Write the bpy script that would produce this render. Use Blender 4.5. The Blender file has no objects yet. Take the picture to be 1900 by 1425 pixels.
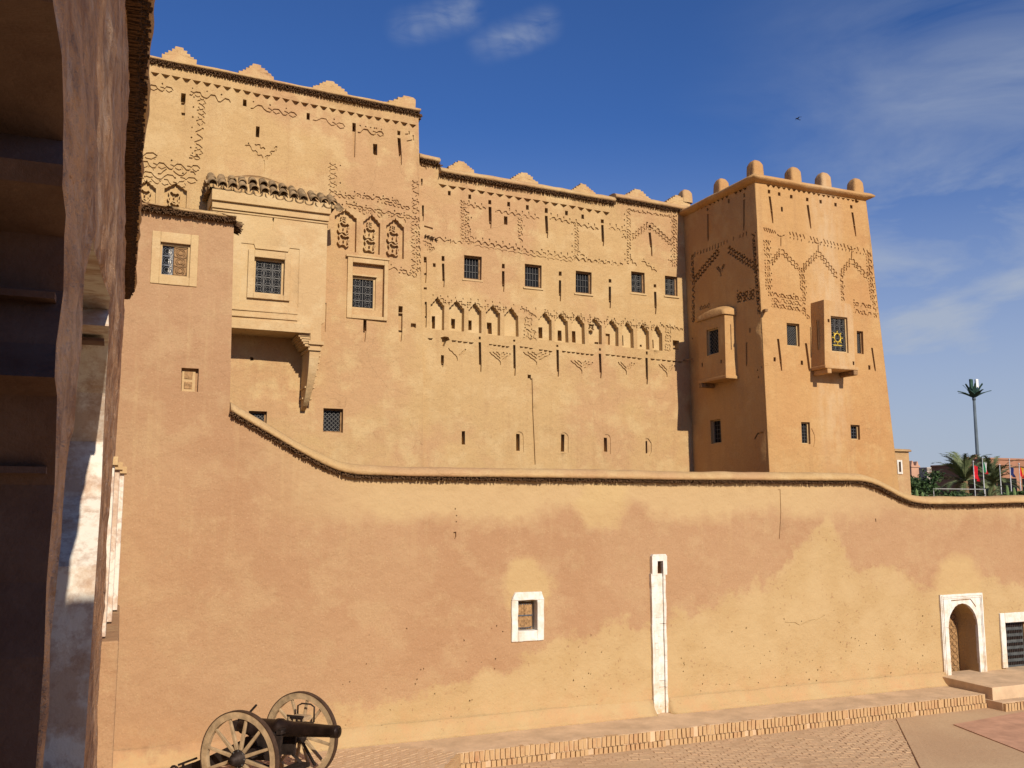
import bpy, math, random
from mathutils import Vector, Matrix, noise
from mathutils.geometry import delaunay_2d_cdt
random.seed(7)
R = math.radians
sc = bpy.context.scene
COL = sc.collection

# ------------------------------------------------------------------ camera
# world axes: +X runs along the kasbah facade, +Y into it, Z up; courtyard at z = 0
FPX = 1750.0                                   # focal length in photograph pixels (1900 wide)
PITCH = math.atan(227.5 / FPX)
YAW = R(23.806)
CAMZ = 4.8
cam = bpy.data.cameras.new('camera')
cam.sensor_width = 36.0
cam.lens = 36.0 * FPX / 1900.0
cam.clip_start = 0.05
cam.clip_end = 6000
camo = bpy.data.objects.new('camera', cam)
COL.objects.link(camo)
camo.location = (0, 0, CAMZ)
camo.rotation_euler = (R(90) + PITCH, 0, -YAW)
sc.camera = camo

# ------------------------------------------------------------------ light
SUN_EL, SUN_AZ = R(29), R(1.8)                 # azimuth: to the right of the facade's own normal
to_sun = Vector((math.sin(SUN_AZ) * math.cos(SUN_EL), -math.cos(SUN_AZ) * math.cos(SUN_EL), math.sin(SUN_EL)))
sun = bpy.data.lights.new('sun', 'SUN')
sun.energy = 5.0
sun.angle = R(0.5)
sun.color = (1.0, 0.905, 0.765)
suno = bpy.data.objects.new('sun', sun)
COL.objects.link(suno)
suno.location = (10, -30, 40)
suno.rotation_euler = to_sun.to_track_quat('Z', 'Y').to_euler()

wd = bpy.data.worlds.new('World')
sc.world = wd
wd.use_nodes = True
wn, wl = wd.node_tree.nodes, wd.node_tree.links
wn.clear()
w_out = wn.new('ShaderNodeOutputWorld')
w_bg = wn.new('ShaderNodeBackground')
w_bg.inputs['Strength'].default_value = 0.064
sky = wn.new('ShaderNodeTexSky')
sky.sky_type = 'NISHITA'
sky.sun_disc = False
sky.sun_elevation = SUN_EL
sky.sun_rotation = math.atan2(to_sun.x, to_sun.y)
sky.altitude = 1100
sky.air_density = 1.0
sky.dust_density = .9
sky.ozone_density = 4.0


def W_(t, **kw):
    n = wn.new(t)
    for k, v in kw.items():
        setattr(n, k, v)
    return n


def cam_ray(x, y):
    a = (x - 950.0) / FPX
    b = (712.5 - y) / FPX
    f = math.cos(PITCH) - math.sin(PITCH) * b
    z = math.sin(PITCH) + math.cos(PITCH) * b
    s, c = math.sin(YAW), math.cos(YAW)
    return Vector((s * f + c * a, c * f - s * a, z))


tc = W_('ShaderNodeTexCoord')


def cirrus(scale, stretch, lo, hi, amt, seed, rot=0.0):
    mp = W_('ShaderNodeMapping')
    mp.inputs['Scale'].default_value = (stretch[0], stretch[1], stretch[2])
    mp.inputs['Rotation'].default_value = (0, rot, R(-20))
    mp.inputs['Location'].default_value = (seed, seed * .7, 0)
    nz = W_('ShaderNodeTexNoise')
    nz.inputs['Scale'].default_value = scale
    nz.inputs['Detail'].default_value = 9
    nz.inputs['Roughness'].default_value = .58
    nz.inputs['Distortion'].default_value = .6
    rp = W_('ShaderNodeValToRGB')
    rp.color_ramp.elements[0].position = lo
    rp.color_ramp.elements[1].position = hi
    rp.color_ramp.elements[1].color = (amt, amt, amt, 1)
    wl.new(tc.outputs['Generated'], mp.inputs['Vector'])
    wl.new(mp.outputs[0], nz.inputs['Vector'])
    wl.new(nz.outputs['Fac'], rp.inputs['Fac'])
    return rp.outputs['Color']


def patch(px, py, r0, r1, gain=1.0):
    """a soft round stretch of sky around one direction"""
    d = cam_ray(px, py).normalized()
    vn = W_('ShaderNodeVectorMath', operation='DISTANCE')
    wl.new(tc.outputs['Generated'], vn.inputs[0])
    vn.inputs[1].default_value = d
    mr = W_('ShaderNodeMapRange')
    mr.interpolation_type = 'SMOOTHSTEP'
    mr.inputs['From Min'].default_value = r0
    mr.inputs['From Max'].default_value = r1
    mr.inputs['To Min'].default_value = gain
    mr.inputs['To Max'].default_value = 0
    wl.new(vn.outputs['Value'], mr.inputs['Value'])
    return mr.outputs[0]


def mth(op, a, b=None, clamp=False):
    m = W_('ShaderNodeMath', operation=op)
    m.use_clamp = clamp
    for i, v in enumerate((a, b)):
        if v is None:
            continue
        if isinstance(v, (int, float)):
            m.inputs[i].default_value = v
        else:
            wl.new(v, m.inputs[i])
    return m.outputs[0]


c1 = cirrus(16.0, (1, 1, 3.0), .30, .74, .62, 3.1, .35)
c2 = cirrus(4.2, (1, 1, 3.0), .30, .66, .85, 8.3, -.30)
m1 = patch(862, 22, .0, .026, .8)
for px_, py_, g_ in ((842, 28, .9), (820, 34, 1.0), (798, 40, .9), (775, 46, .8), (750, 51, .5), (1010, 45, .6), (990, 54, .9), (970, 62, 1.0), (948, 70, .9), (925, 78, .7), (900, 84, .4)):
    m1 = mth('MAXIMUM', m1, patch(px_, py_, .0, .024, g_))
m2 = mth('MAXIMUM', patch(1790, 540, .07, .26, 1.0), patch(2500, 500, .2, .6, .8))
w_sep = W_('ShaderNodeSeparateXYZ')
wl.new(tc.outputs['Generated'], w_sep.inputs[0])
hz = W_('ShaderNodeMapRange')
hz.interpolation_type = 'SMOOTHSTEP'
hz.inputs['From Min'].default_value = -.02
hz.inputs['From Max'].default_value = .40
hz.inputs['To Min'].default_value = .97
hz.inputs['To Max'].default_value = 0
wl.new(w_sep.outputs['Z'], hz.inputs['Value'])
cl = mth('ADD', mth('MULTIPLY', c1, m1), mth('MULTIPLY', c2, m2), True)
cl = mth('MAXIMUM', cl, hz.outputs[0])
w_mix = W_('ShaderNodeMix', data_type='RGBA')
w_mix.inputs['B'].default_value = (6.6, 7.4, 8.8, 1)
wl.new(cl, w_mix.inputs['Factor'])
w_gain = W_('ShaderNodeMix', data_type='RGBA', blend_type='MULTIPLY')
w_gain.inputs['Factor'].default_value = 1
w_gain.inputs['B'].default_value = (.72, 1.08, 1.66, 1)
wl.new(sky.outputs[0], w_gain.inputs['A'])
wl.new(w_gain.outputs['Result'], w_mix.inputs['A'])
wl.new(w_mix.outputs['Result'], w_bg.inputs['Color'])
wl.new(w_bg.outputs[0], w_out.inputs['Surface'])

wd.cycles.sampling_method = 'MANUAL'
wd.cycles.sample_map_resolution = 512
vs = sc.view_settings
vs.view_transform = 'Standard'
vs.look = 'None'
vs.exposure = 0.0
vs.gamma = 1.0
vs.use_curve_mapping = False
sc.cycles.max_bounces = 3
sc.cycles.diffuse_bounces = 2
sc.cycles.glossy_bounces = 2
sc.cycles.transmission_bounces = 2
sc.cycles.caustics_reflective = False
sc.cycles.caustics_refractive = False
sc.render.resolution_x, sc.render.resolution_y = 1024, 768

# ------------------------------------------------------------------ materials
MAT = {}


class NT:
    def __init__(self, name):
        m = bpy.data.materials.new(name)
        m.use_nodes = True
        self.m = m
        self.n, self.l = m.node_tree.nodes, m.node_tree.links
        self.b = self.n['Principled BSDF']
        self.b.inputs['Roughness'].default_value = .92
        self.b.inputs['Specular IOR Level'].default_value = .15
        self.pos = self.n.new('ShaderNodeNewGeometry').outputs['Position']
        MAT[name] = m

    def put(self, v, sock):
        if isinstance(v, (int, float)):
            sock.default_value = v
        elif isinstance(v, (tuple, list)):
            sock.default_value = tuple(v) + ((1,) if len(v) == 3 and sock.type == 'RGBA' else ())
        else:
            self.l.new(v, sock)

    def objpos(self):
        t = self.n.new('ShaderNodeTexCoord')
        return t.outputs['Object']

    def map(self, scale, vec=None, loc=(0, 0, 0)):
        mp = self.n.new('ShaderNodeMapping')
        mp.inputs['Scale'].default_value = scale if isinstance(scale, tuple) else (scale,) * 3
        mp.inputs['Location'].default_value = loc
        self.l.new(vec or self.pos, mp.inputs['Vector'])
        return mp.outputs[0]

    def noise(self, scale, detail=5, rough=.55, vec=None, dist=0.0):
        t = self.n.new('ShaderNodeTexNoise')
        t.inputs['Scale'].default_value = scale
        t.inputs['Detail'].default_value = detail
        t.inputs['Roughness'].default_value = rough
        t.inputs['Distortion'].default_value = dist
        self.l.new(vec or self.pos, t.inputs['Vector'])
        return t.outputs['Fac']

    def voro(self, scale, feature='DISTANCE_TO_EDGE', vec=None):
        t = self.n.new('ShaderNodeTexVoronoi')
        t.feature = feature
        t.inputs['Scale'].default_value = scale
        self.l.new(vec or self.pos, t.inputs['Vector'])
        return t.outputs['Distance']

    def ramp(self, fac, stops):
        t = self.n.new('ShaderNodeValToRGB')
        e = t.color_ramp.elements
        while len(e) < len(stops):
            e.new(.5)
        for i, (p, c) in enumerate(stops):
            e[i].position = p
            e[i].color = (c, c, c, 1) if isinstance(c, (int, float)) else tuple(c) + (1,)
        self.l.new(fac, t.inputs['Fac'])
        return t.outputs['Color']

    def math(self, op, a, b=0.0, clamp=False):
        t = self.n.new('ShaderNodeMath')
        t.operation = op
        t.use_clamp = clamp
        self.put(a, t.inputs[0])
        self.put(b, t.inputs[1])
        return t.outputs[0]

    def mix(self, fac, a, b, mode='MIX'):
        t = self.n.new('ShaderNodeMix')
        t.data_type = 'RGBA'
        t.blend_type = mode
        self.put(fac, t.inputs['Factor'])
        self.put(a, t.inputs['A'])
        self.put(b, t.inputs['B'])
        return t.outputs['Result']

    def xyz(self, vec=None):
        t = self.n.new('ShaderNodeSeparateXYZ')
        self.l.new(vec or self.pos, t.inputs[0])
        return t.outputs

    def bump(self, h, strength=.4, dist=.02, prev=None):
        t = self.n.new('ShaderNodeBump')
        t.inputs['Strength'].default_value = strength
        t.inputs['Distance'].default_value = dist
        self.l.new(h, t.inputs['Height'])
        if prev is not None:
            self.l.new(prev, t.inputs['Normal'])
        return t.outputs['Normal']

    def done(self, col, normal=None, rough=None, metal=None):
        self.put(col, self.b.inputs['Base Color'])
        if normal is not None:
            self.l.new(normal, self.b.inputs['Normal'])
        if rough is not None:
            self.put(rough, self.b.inputs['Roughness'])
        if metal is not None:
            self.b.inputs['Metallic'].default_value = metal
        return self.m


def adobe(name, base, pink, pale, crack=.16, fleck=.60, streak=.42, relief=1.0):
    t = NT(name)
    big = t.noise(.33, 5, .6, dist=.4)
    mid = t.noise(1.6, 6, .62)
    col = t.mix(t.ramp(big, [(.44, 0.), (.57, 1.)]), base, pink)
    col = t.mix(t.ramp(mid, [(.50, 0.), (.63, .8)]), col, pale)
    # rain streaks running down the wall
    st = t.noise(1.0, 6, .66, t.map((4.2, 4.2, .26)))
    col = t.mix(t.math('MULTIPLY', t.ramp(st, [(.52, 0.), (.75, 1.)]), streak), col, (.36, .205, .095))
    # fine mottling of straw and grit
    fine = t.noise(34, 4, .7)
    col = t.mix(t.math('MULTIPLY', t.ramp(fine, [(.30, 1.), (.46, 0.)]), fleck), col, (.30, .17, .08))
    col = t.mix(t.math('MULTIPLY', t.ramp(fine, [(.58, 0.), (.75, 1.)]), .30), col, (.74, .55, .30))
    # a few drying cracks, only in places: thin level lines of one noise, kept where another allows
    ck = t.ramp(t.math('ABSOLUTE', t.math('SUBTRACT', t.noise(.75, 3, .5), .5)), [(0., 1.), (.0014, .8), (.0034, 0.)])
    ckm = t.math('MULTIPLY', ck, t.ramp(big, [(.47, 0.), (.58, 1.)]))
    col = t.mix(t.math('MULTIPLY', ckm, crack), col, (.20, .10, .05))
    h = t.math('ADD', t.math('MULTIPLY', t.noise(3.4, 7, .64), 1.0), t.math('MULTIPLY', ckm, -.6 * crack))
    nb = t.bump(h, .85 * relief, .055)
    return t, col, nb


def simple(name, col, rough=.85, metal=0.0, var=.25, scale=8.0, bump=.2, dist=.01, obj=False):
    t = NT(name)
    v = t.objpos() if obj else None
    n1 = t.noise(scale, 6, .6, v)
    dark = tuple(c * (1 - var) for c in col)
    lite = tuple(min(1, c * (1 + var)) for c in col)
    c = t.mix(t.ramp(n1, [(.3, 0.), (.7, 1.)]), dark, lite)
    t.done(c, t.bump(t.noise(scale * 4, 5, .6, v), bump, dist), rough, metal)
    return t.m


EARTH = (.484, .316, .144)
PINK = (.458, .276, .136)
PALE = (.528, .364, .178)
t, c, nb = adobe('adobe', EARTH, PINK, PALE)
t.done(c, nb)
t, c, nb = adobe('adobe_tower', (.478, .276, .112), (.455, .245, .098), (.508, .310, .132), crack=.14)
# washed-out run-off under the bay
X, Y_, Z = t.xyz()
mx = t.ramp(t.math('ABSOLUTE', t.math('SUBTRACT', X, 18.15)), [(0., 1.), (.35, .7), (.75, 0.)])
mz = t.ramp(t.math('DIVIDE', Z, 10.0), [(.52, 0.), (.66, .55), (.78, 1.), (.80, 1.)])
c = t.mix(t.math('MULTIPLY', t.math('MULTIPLY', mx, mz), t.ramp(t.noise(3, 5, .6, t.map((2, 2, .5))), [(.35, .1), (.6, .7)])), c, (.53, .37, .21))
t.done(c, nb)
t, c, nb = adobe('adobe_pale', (.530, .368, .180), (.505, .335, .165), (.560, .405, .215), crack=.14, fleck=.3, streak=.15, relief=.8)
t.done(c, nb)

# the perimeter wall: pale coat below the coping, bare pink-brown middle, patched pale lower part
t, c0, nb = adobe('adobe_wall', (.410, .244, .128), (.386, .220, .114), (.432, .272, .142), crack=.0, fleck=.5, streak=.15)
X, Y_, Z = t.xyz()
rag = t.noise(.75, 8, .65)
rag2 = t.noise(2.6, 7, .7)
xs = t.math('DIVIDE', X, 26.0)
zlow = t.ramp(xs, [(0., .03), (.10, .08), (.20, .16), (.30, .24), (.345, .37), (.40, .36), (.50, .46), (.58, .60), (.635, .78), (.67, .56), (.76, .50), (1., .5)])
d = t.math('SUBTRACT', t.math('MULTIPLY', zlow, 5.6), Z)
d = t.math('ADD', d, t.math('MULTIPLY', t.math('SUBTRACT', rag, .5), 2.2))
d = t.math('ADD', d, t.math('MULTIPLY', t.math('SUBTRACT', rag2, .5), .8))
low = t.ramp(t.math('ADD', t.math('MULTIPLY', d, .8), .5), [(.38, 0.), (.54, .85), (.9, 1.)])
pale_low = t.mix(t.ramp(t.noise(1.1, 5), [(.4, 0.), (.62, 1.)]), (.485, .335, .165), (.450, .300, .140))
pits = t.ramp(t.noise(15.0, 3, .5), [(.30, 1.), (.37, 0.)])
pm = t.math('MULTIPLY', pits, t.ramp(t.noise(1.1, 5), [(.40, 0.), (.56, 1.)]))
pale_low = t.mix(t.math('MULTIPLY', pm, .7), pale_low, (.30, .165, .085))
col = t.mix(low, c0, pale_low)
up = t.math('ADD', t.math('SUBTRACT', Z, 4.62), t.math('MULTIPLY', t.math('SUBTRACT', rag, .5), 1.7))
upx = t.ramp(xs, [(.10, 0.), (.20, 1.), (.62, 1.), (.70, .5)])
upm = t.math('MULTIPLY', t.math('MULTIPLY', t.ramp(t.math('ADD', up, .4), [(.22, 0.), (.62, 1.)]), upx), .85)
col = t.mix(upm, col, (.500, .345, .172))
drip = t.ramp(t.noise(1.2, 5, .6, t.map((6.0, 6.0, .30))), [(.55, 0.), (.70, 1.)])
col = t.mix(t.math('MULTIPLY', drip, t.math('MULTIPLY', t.ramp(t.math('DIVIDE', Z, 6.0), [(.5, 0.), (.85, 1.)]), .28)), col, (.50, .34, .17))
for (px_, pz_, rr_) in ((8.42, 3.15, .60), (20.9, 2.75, .85), (10.2, 4.95, .60)):
    dx, dz = t.math('SUBTRACT', X, px_), t.math('SUBTRACT', Z, pz_)
    dd_ = t.math('SQRT', t.math('ADD', t.math('MULTIPLY', dx, dx), t.math('MULTIPLY', dz, dz)))
    dd_ = t.math('ADD', dd_, t.math('ADD', t.math('MULTIPLY', t.math('SUBTRACT', rag2, .5), .7), t.math('MULTIPLY', t.math('SUBTRACT', rag, .5), .9)))
    col = t.mix(t.math('MULTIPLY', t.ramp(t.math('DIVIDE', dd_, rr_ * 2), [(.36, 1.), (.56, 0.)]), .75), col, (.500, .345, .160))
dirt = t.math('MULTIPLY', t.ramp(t.math('DIVIDE', Z, 6.0), [(.07, 1.), (.20, 0.)]), t.ramp(t.noise(2.3, 7, .7), [(.42, 0.), (.65, .8)]))
col = t.mix(dirt, col, (.50, .29, .14))
t.done(col, nb)

t, c, nb = adobe('arcade_plaster', (.74, .455, .255), (.66, .370, .190), (.78, .55, .35), crack=.4, fleck=.4, streak=.3, relief=1.5)
c = t.mix(t.math('MULTIPLY', t.ramp(t.noise(5.5, 6, .7, t.map((1, .30, .8))), [(.44, 0.), (.60, 1.)]), .7), c, (.30, .155, .090))
c = t.mix(t.math('MULTIPLY', t.ramp(t.noise(13, 5, .7, t.map((1, .30, .8))), [(.55, 0.), (.68, 1.)]), .7), c, (.72, .55, .40))
nb = t.bump(t.noise(9, 7, .7, t.map((1, .35, 1))), 1.0, .05, nb)
t.done(c, nb)
t = NT('whitewash_old')
fl = t.noise(2.0, 8, .7)
c = t.mix(t.ramp(fl, [(.46, 0.), (.56, 1.)]), (.74, .67, .56), (.56, .41, .29))
c = t.mix(t.math('MULTIPLY', t.ramp(t.noise(7, 7, .7), [(.5, 0.), (.62, 1.)]), .6), c, (.40, .24, .16))
t.done(c, t.bump(t.noise(9, 8, .65), .5, .02))
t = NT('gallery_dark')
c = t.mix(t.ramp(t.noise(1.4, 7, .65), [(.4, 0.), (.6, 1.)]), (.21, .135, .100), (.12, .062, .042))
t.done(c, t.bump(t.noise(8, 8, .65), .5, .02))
t = NT('whitewash')
c = t.mix(t.ramp(t.noise(4, 8, .7), [(.44, 0.), (.66, .75)]), (.74, .71, .64), (.58, .46, .32))
c = t.mix(t.math('MULTIPLY', t.ramp(t.noise(2.2, 6, .65, t.map((5, 5, .5))), [(.52, 0.), (.70, 1.)]), .5), c, (.50, .38, .25))
zz = t.xyz()[2]
c = t.mix(t.math('MULTIPLY', t.ramp(t.math('DIVIDE', zz, 3.0), [(.10, 1.), (.38, 0.)]), t.ramp(t.noise(4, 7, .7), [(.35, 0.), (.6, .9)])), c, (.58, .38, .20))
t.done(c, t.bump(t.noise(12, 7, .6), .4, .015))
t = NT('reed')
v = t.noise(38, 3, .6)
t.done(t.mix(t.ramp(v, [(.3, 0.), (.7, 1.)]), (.050, .026, .013), (.16, .085, .040)))
simple('iron', (.11, .115, .13), .5, .4, .3, 30)
simple('iron_pale', (.125, .118, .108), .5, .3, .3, 30)
t = NT('dark_glass')
t.done((.010, .010, .012), rough=.5)
t.b.inputs['Specular IOR Level'].default_value = .06
simple('old_wood', (.26, .150, .070), .8, 0, .45, 9, .5, .01)
simple('carved_wood', (.33, .190, .085), .8, 0, .5, 22, .7, .012)
simple('dark_door', (.085, .090, .088), .6, .2, .35, 7, .3)
simple('gold_paint', (.55, .38, .06), .5, .4, .4, 20)
t = NT('roof_tile')
v = t.noise(4.5, 7, .7)
c = t.mix(t.ramp(v, [(.38, 0.), (.60, 1.)]), (.13, .085, .045), (.40, .265, .135))
c = t.mix(t.ramp(t.noise(14, 5, .7), [(.54, 0.), (.68, .6)]), c, (.20, .165, .085))
t.done(c, t.bump(t.noise(20, 6, .65), .6, .012))


def brickmat(name, a, b, dust):
    t = NT(name)
    oi = t.n.new('ShaderNodeObjectInfo')
    c = t.mix(oi.outputs['Random'], a, b)
    c = t.mix(t.ramp(t.noise(3.4, 6, .65), [(.33, .05), (.55, .88)]), c, dust)
    c = t.mix(t.math('MULTIPLY', t.ramp(t.noise(30, 4, .7), [(.30, 1.), (.45, 0.)]), .35), c, (.26, .13, .07))
    t.done(c, t.bump(t.noise(24, 6, .65), .5, .01))


brickmat('brick', (.42, .215, .105), (.52, .325, .160), (.515, .335, .165))
brickmat('paver', (.52, .330, .190), (.56, .370, .215), (.560, .380, .220))
t = NT('courtyard')
c = t.mix(t.ramp(t.noise(.45, 6, .6), [(.40, 0.), (.62, 1.)]), (.56, .385, .220), (.50, .325, .185))
c = t.mix(t.math('MULTIPLY', t.ramp(t.noise(18, 5, .7), [(.32, 1.), (.48, 0.)]), .35), c, (.30, .18, .10))
t.done(c, t.bump(t.noise(14, 7, .65), .5, .02))
simple('red_paving', (.52, .290, .180), .9, 0, .18, 3, .4, .01)
simple('terrace_top', (.58, .405, .245), .92, 0, .18, 2.2, .5, .015)
simple('desert', (.26, .18, .11), .95, 0, .2, .05, .3, .1)
simple('garden_soil', (.20, .135, .080), .95, 0, .3, 2, .5, .05)
simple('gun_metal', (.022, .013, .010), .38, .3, .5, 6, .2, .004, True)
simple('gun_iron', (.034, .024, .020), .6, .4, .5, 9, .4, .004, True)
simple('wheel_wood', (.38, .265, .150), .85, 0, .35, 7, .5, .006, True)
simple('tyre_iron', (.085, .050, .032), .6, .3, .35, 9, .3, .004, True)
simple('house_pink', (.50, .280, .185), .9, 0, .14, .8)
simple('house_brown', (.30, .150, .085), .9, 0, .16, .8)
simple('house_terracotta', (.36, .175, .105), .9, 0, .14, .8)
simple('house_grey', (.42, .350, .290), .9, 0, .14, .8)
simple('mast_paint', (.105, .130, .150), .6, 0, .2, 1.0)
simple('antenna_white', (.75, .76, .74), .6)
simple('plastic_frond', (.035, .075, .055), .7, 0, .3, 3)
simple('palm_trunk', (.20, .125, .070), .9, 0, .4, 4, .8, .05)
simple('rail_metal', (.42, .40, .36), .5, .1)
simple('pole_metal', (.48, .47, .45), .45, .2)
simple('flag_red', (.62, .018, .028), .8)
simple('flag_green', (.02, .22, .085), .8)
simple('flag_white', (.75, .74, .70), .8)
simple('flag_blue', (.020, .030, .120), .8)
simple('flag_yellow', (.78, .42, .03), .8)
simple('bird_black', (.015, .015, .018), .8)
simple('cactus', (.16, .23, .085), .8, 0, .3, 6)


def leafmat(name, a, b):
    t = NT(name)
    v = t.noise(1.7, 4, .6)
    t.done(t.mix(t.ramp(v, [(.35, 0.), (.65, 1.)]), a, b), rough=.65)
    t.b.inputs['Specular IOR Level'].default_value = .3


leafmat('palm_leaf', (.070, .095, .035), (.175, .195, .085))
leafmat('shrub_leaf', (.022, .050, .014), (.065, .105, .028))


# ------------------------------------------------------------------ helpers
class MB:
    def __init__(self):
        self.v, self.f, self.mi = [], [], []
        self.sm = []

    def add(self, vs_, fs, mi=0, smooth=False):
        o = len(self.v)
        self.v += [tuple(p) for p in vs_]
        for f in fs:
            self.f.append([i + o for i in f])
            self.mi.append(mi)
            self.sm.append(smooth)

    def hexa(self, p, mi=0):
        """eight points: bottom ring 0-3, top ring 4-7"""
        self.add(p, [(3, 2, 1, 0), (4, 5, 6, 7), (0, 1, 5, 4), (1, 2, 6, 5), (2, 3, 7, 6), (3, 0, 4, 7)], mi)

    def box(self, x0, x1, y0, y1, z0, z1, mi=0):
        self.hexa([(x0, y0, z0), (x1, y0, z0), (x1, y1, z0), (x0, y1, z0),
                   (x0, y0, z1), (x1, y0, z1), (x1, y1, z1), (x0, y1, z1)], mi)

    def bar(self, a, b, w, h=None, up=(0, 0, 1), mi=0, taper=1.0):
        a, b = Vector(a), Vector(b)
        h = h or w
        d = (b - a).normalized()
        u = Vector(up)
        s = d.cross(u)
        if s.length < 1e-4:
            s = d.cross(Vector((1, 0, 0)))
        s.normalize()
        u = s.cross(d)
        s1, u1 = s * w / 2, u * h / 2
        s2, u2 = s1 * taper, u1 * taper
        self.hexa([a - s1 - u1, a + s1 - u1, a + s1 + u1, a - s1 + u1,
                   b - s2 - u2, b + s2 - u2, b + s2 + u2, b - s2 + u2], mi)

    def tube(self, pts, rad, n=10, mi=0, closed=False, caps=True, smooth=True):
        pts = [Vector(p) for p in pts]
        rs = rad if isinstance(rad, (list, tuple)) else [rad] * len(pts)
        N = len(pts)
        rings = []
        ref = None
        for i, p in enumerate(pts):
            if closed:
                d = pts[(i + 1) % N] - pts[i - 1]
            else:
                d = pts[min(i + 1, N - 1)] - pts[max(i - 1, 0)]
            d.normalize()
            if ref is None:
                ref = d.orthogonal().normalized()
            s = (ref - d * ref.dot(d))
            s = s.normalized() if s.length > 1e-6 else d.orthogonal().normalized()
            ref = s
            u = d.cross(s)
            rings.append([p + (s * math.cos(2 * math.pi * k / n) + u * math.sin(2 * math.pi * k / n)) * rs[i] for k in range(n)])
        vs_ = [q for r in rings for q in r]
        fs = []
        M = N if closed else N - 1
        for i in range(M):
            j = (i + 1) % N
            for k in range(n):
                l = (k + 1) % n
                fs.append((i * n + k, i * n + l, j * n + l, j * n + k))
        self.add(vs_, fs, mi, smooth)
        if caps and not closed:
            o = len(vs_)
            base = len(self.v) - o
            self.f.append([base + k for k in range(n)][::-1]); self.mi.append(mi); self.sm.append(False)
            self.f.append([base + (N - 1) * n + k for k in range(n)]); self.mi.append(mi); self.sm.append(False)

    def lathe(self, prof, a, b, n=20, mi=0):
        """prof: (distance along a->b, radius)"""
        a, b = Vector(a), Vector(b)
        d = (b - a).normalized()
        pts = [a + d * s for s, r in prof]
        self.tube(pts, [max(r, .0005) for s, r in prof], n, mi)

    def prism(self, poly, y0, y1, fn=None, mi=0):
        """polygon in two coordinates, pulled through a third; fn maps (u, v, w) to a point"""
        fn = fn or (lambda u, v, w: (u, w, v))
        n = len(poly)
        vs_ = [fn(u, v, y0) for u, v in poly] + [fn(u, v, y1) for u, v in poly]
        fs = [tuple(range(n)), tuple(range(2 * n - 1, n - 1, -1))]
        fs += [(i, i + n, (i + 1) % n + n, (i + 1) % n) for i in range(n)]
        self.add(vs_, fs, mi)

    def mesh(self, name, mats):
        me = bpy.data.meshes.new(name)
        me.from_pydata(self.v, [], self.f)
        for m in (mats if isinstance(mats, (list, tuple)) else [mats]):
            me.materials.append(MAT[m])
        me.polygons.foreach_set('material_index', self.mi)
        me.polygons.foreach_set('use_smooth', self.sm)
        me.update()
        fix_normals(me)
        return me

    def build(self, name, mats, parent=None, bevel=0.0):
        o = bpy.data.objects.new(name, self.mesh(name, mats))
        COL.objects.link(o)
        if parent is not None:
            attach(o, parent)
        if bevel:
            b = o.modifiers.new('edge', 'BEVEL')
            b.width = bevel
            b.segments = 2
            b.limit_method = 'ANGLE'
        return o


def fix_normals(me):
    import bmesh
    bm = bmesh.new()
    bm.from_mesh(me)
    bmesh.ops.recalc_face_normals(bm, faces=bm.faces)
    bm.to_mesh(me)
    bm.free()


CLOUD = {}


def weather(o, strength=.02, size=.25, levels=3):
    """uneven hand-made surface: simple subdivision pushed about by a cloud texture"""
    if size not in CLOUD:
        tx = bpy.data.textures.new('unevenness', 'CLOUDS')
        tx.noise_scale = size
        tx.noise_depth = 3
        CLOUD[size] = tx
    sb = o.modifiers.new('cuts', 'SUBSURF')
    sb.subdivision_type = 'SIMPLE'
    sb.levels = sb.render_levels = levels
    d = o.modifiers.new('unevenness', 'DISPLACE')
    d.texture = CLOUD[size]
    d.texture_coords = 'GLOBAL'
    d.strength = strength
    d.mid_level = .5
    return o


def attach(o, parent):
    o.parent = parent
    if parent.type == 'EMPTY' and not parent.get('_local'):
        o.matrix_parent_inverse = Matrix.Translation(-parent.location)


def tag(o, label=None, cat=None, group=None, kind=None):
    if label: o['label'] = label
    if cat: o['category'] = cat
    if group: o['group'] = group
    if kind: o['kind'] = kind
    return o


def thing(name, label, cat, loc, group=None, rotz=0.0, local=False):
    o = bpy.data.objects.new(name, None)
    o.empty_display_size = .3
    o.location = loc
    o.rotation_euler = (0, 0, rotz)
    COL.objects.link(o)
    if local:
        o['_local'] = 1
    return tag(o, label, cat, group)


def link_copy(src, parent=None, **kw):
    c = src.copy()
    COL.objects.link(c)
    if parent is not None:
        c.parent = parent
    return c


# ---- a wall face: a plane with features cut into it at real depths
class Face:
    def __init__(s, O, eu, ev=(0, 0, 1)):
        s.O, s.eu, s.ev = Vector(O), Vector(eu).normalized(), Vector(ev).normalized()
        s.n = s.eu.cross(s.ev).normalized()          # outward, towards the courtyard

    def P(s, u, v, d=0.0):
        return s.O + s.eu * u + s.ev * v - s.n * d

    def px(s, x, y):
        r = cam_ray(x, y)
        c = Vector((0, 0, CAMZ))
        t_ = (s.O - c).dot(s.n) / r.dot(s.n)
        q = c + r * t_ - s.O
        return (q.dot(s.eu), q.dot(s.ev))

    def mpp(s, x, y):
        a, b = s.px(x, y - 2), s.px(x, y + 2)
        return math.hypot(a[0] - b[0], a[1] - b[1]) / 4


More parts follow.
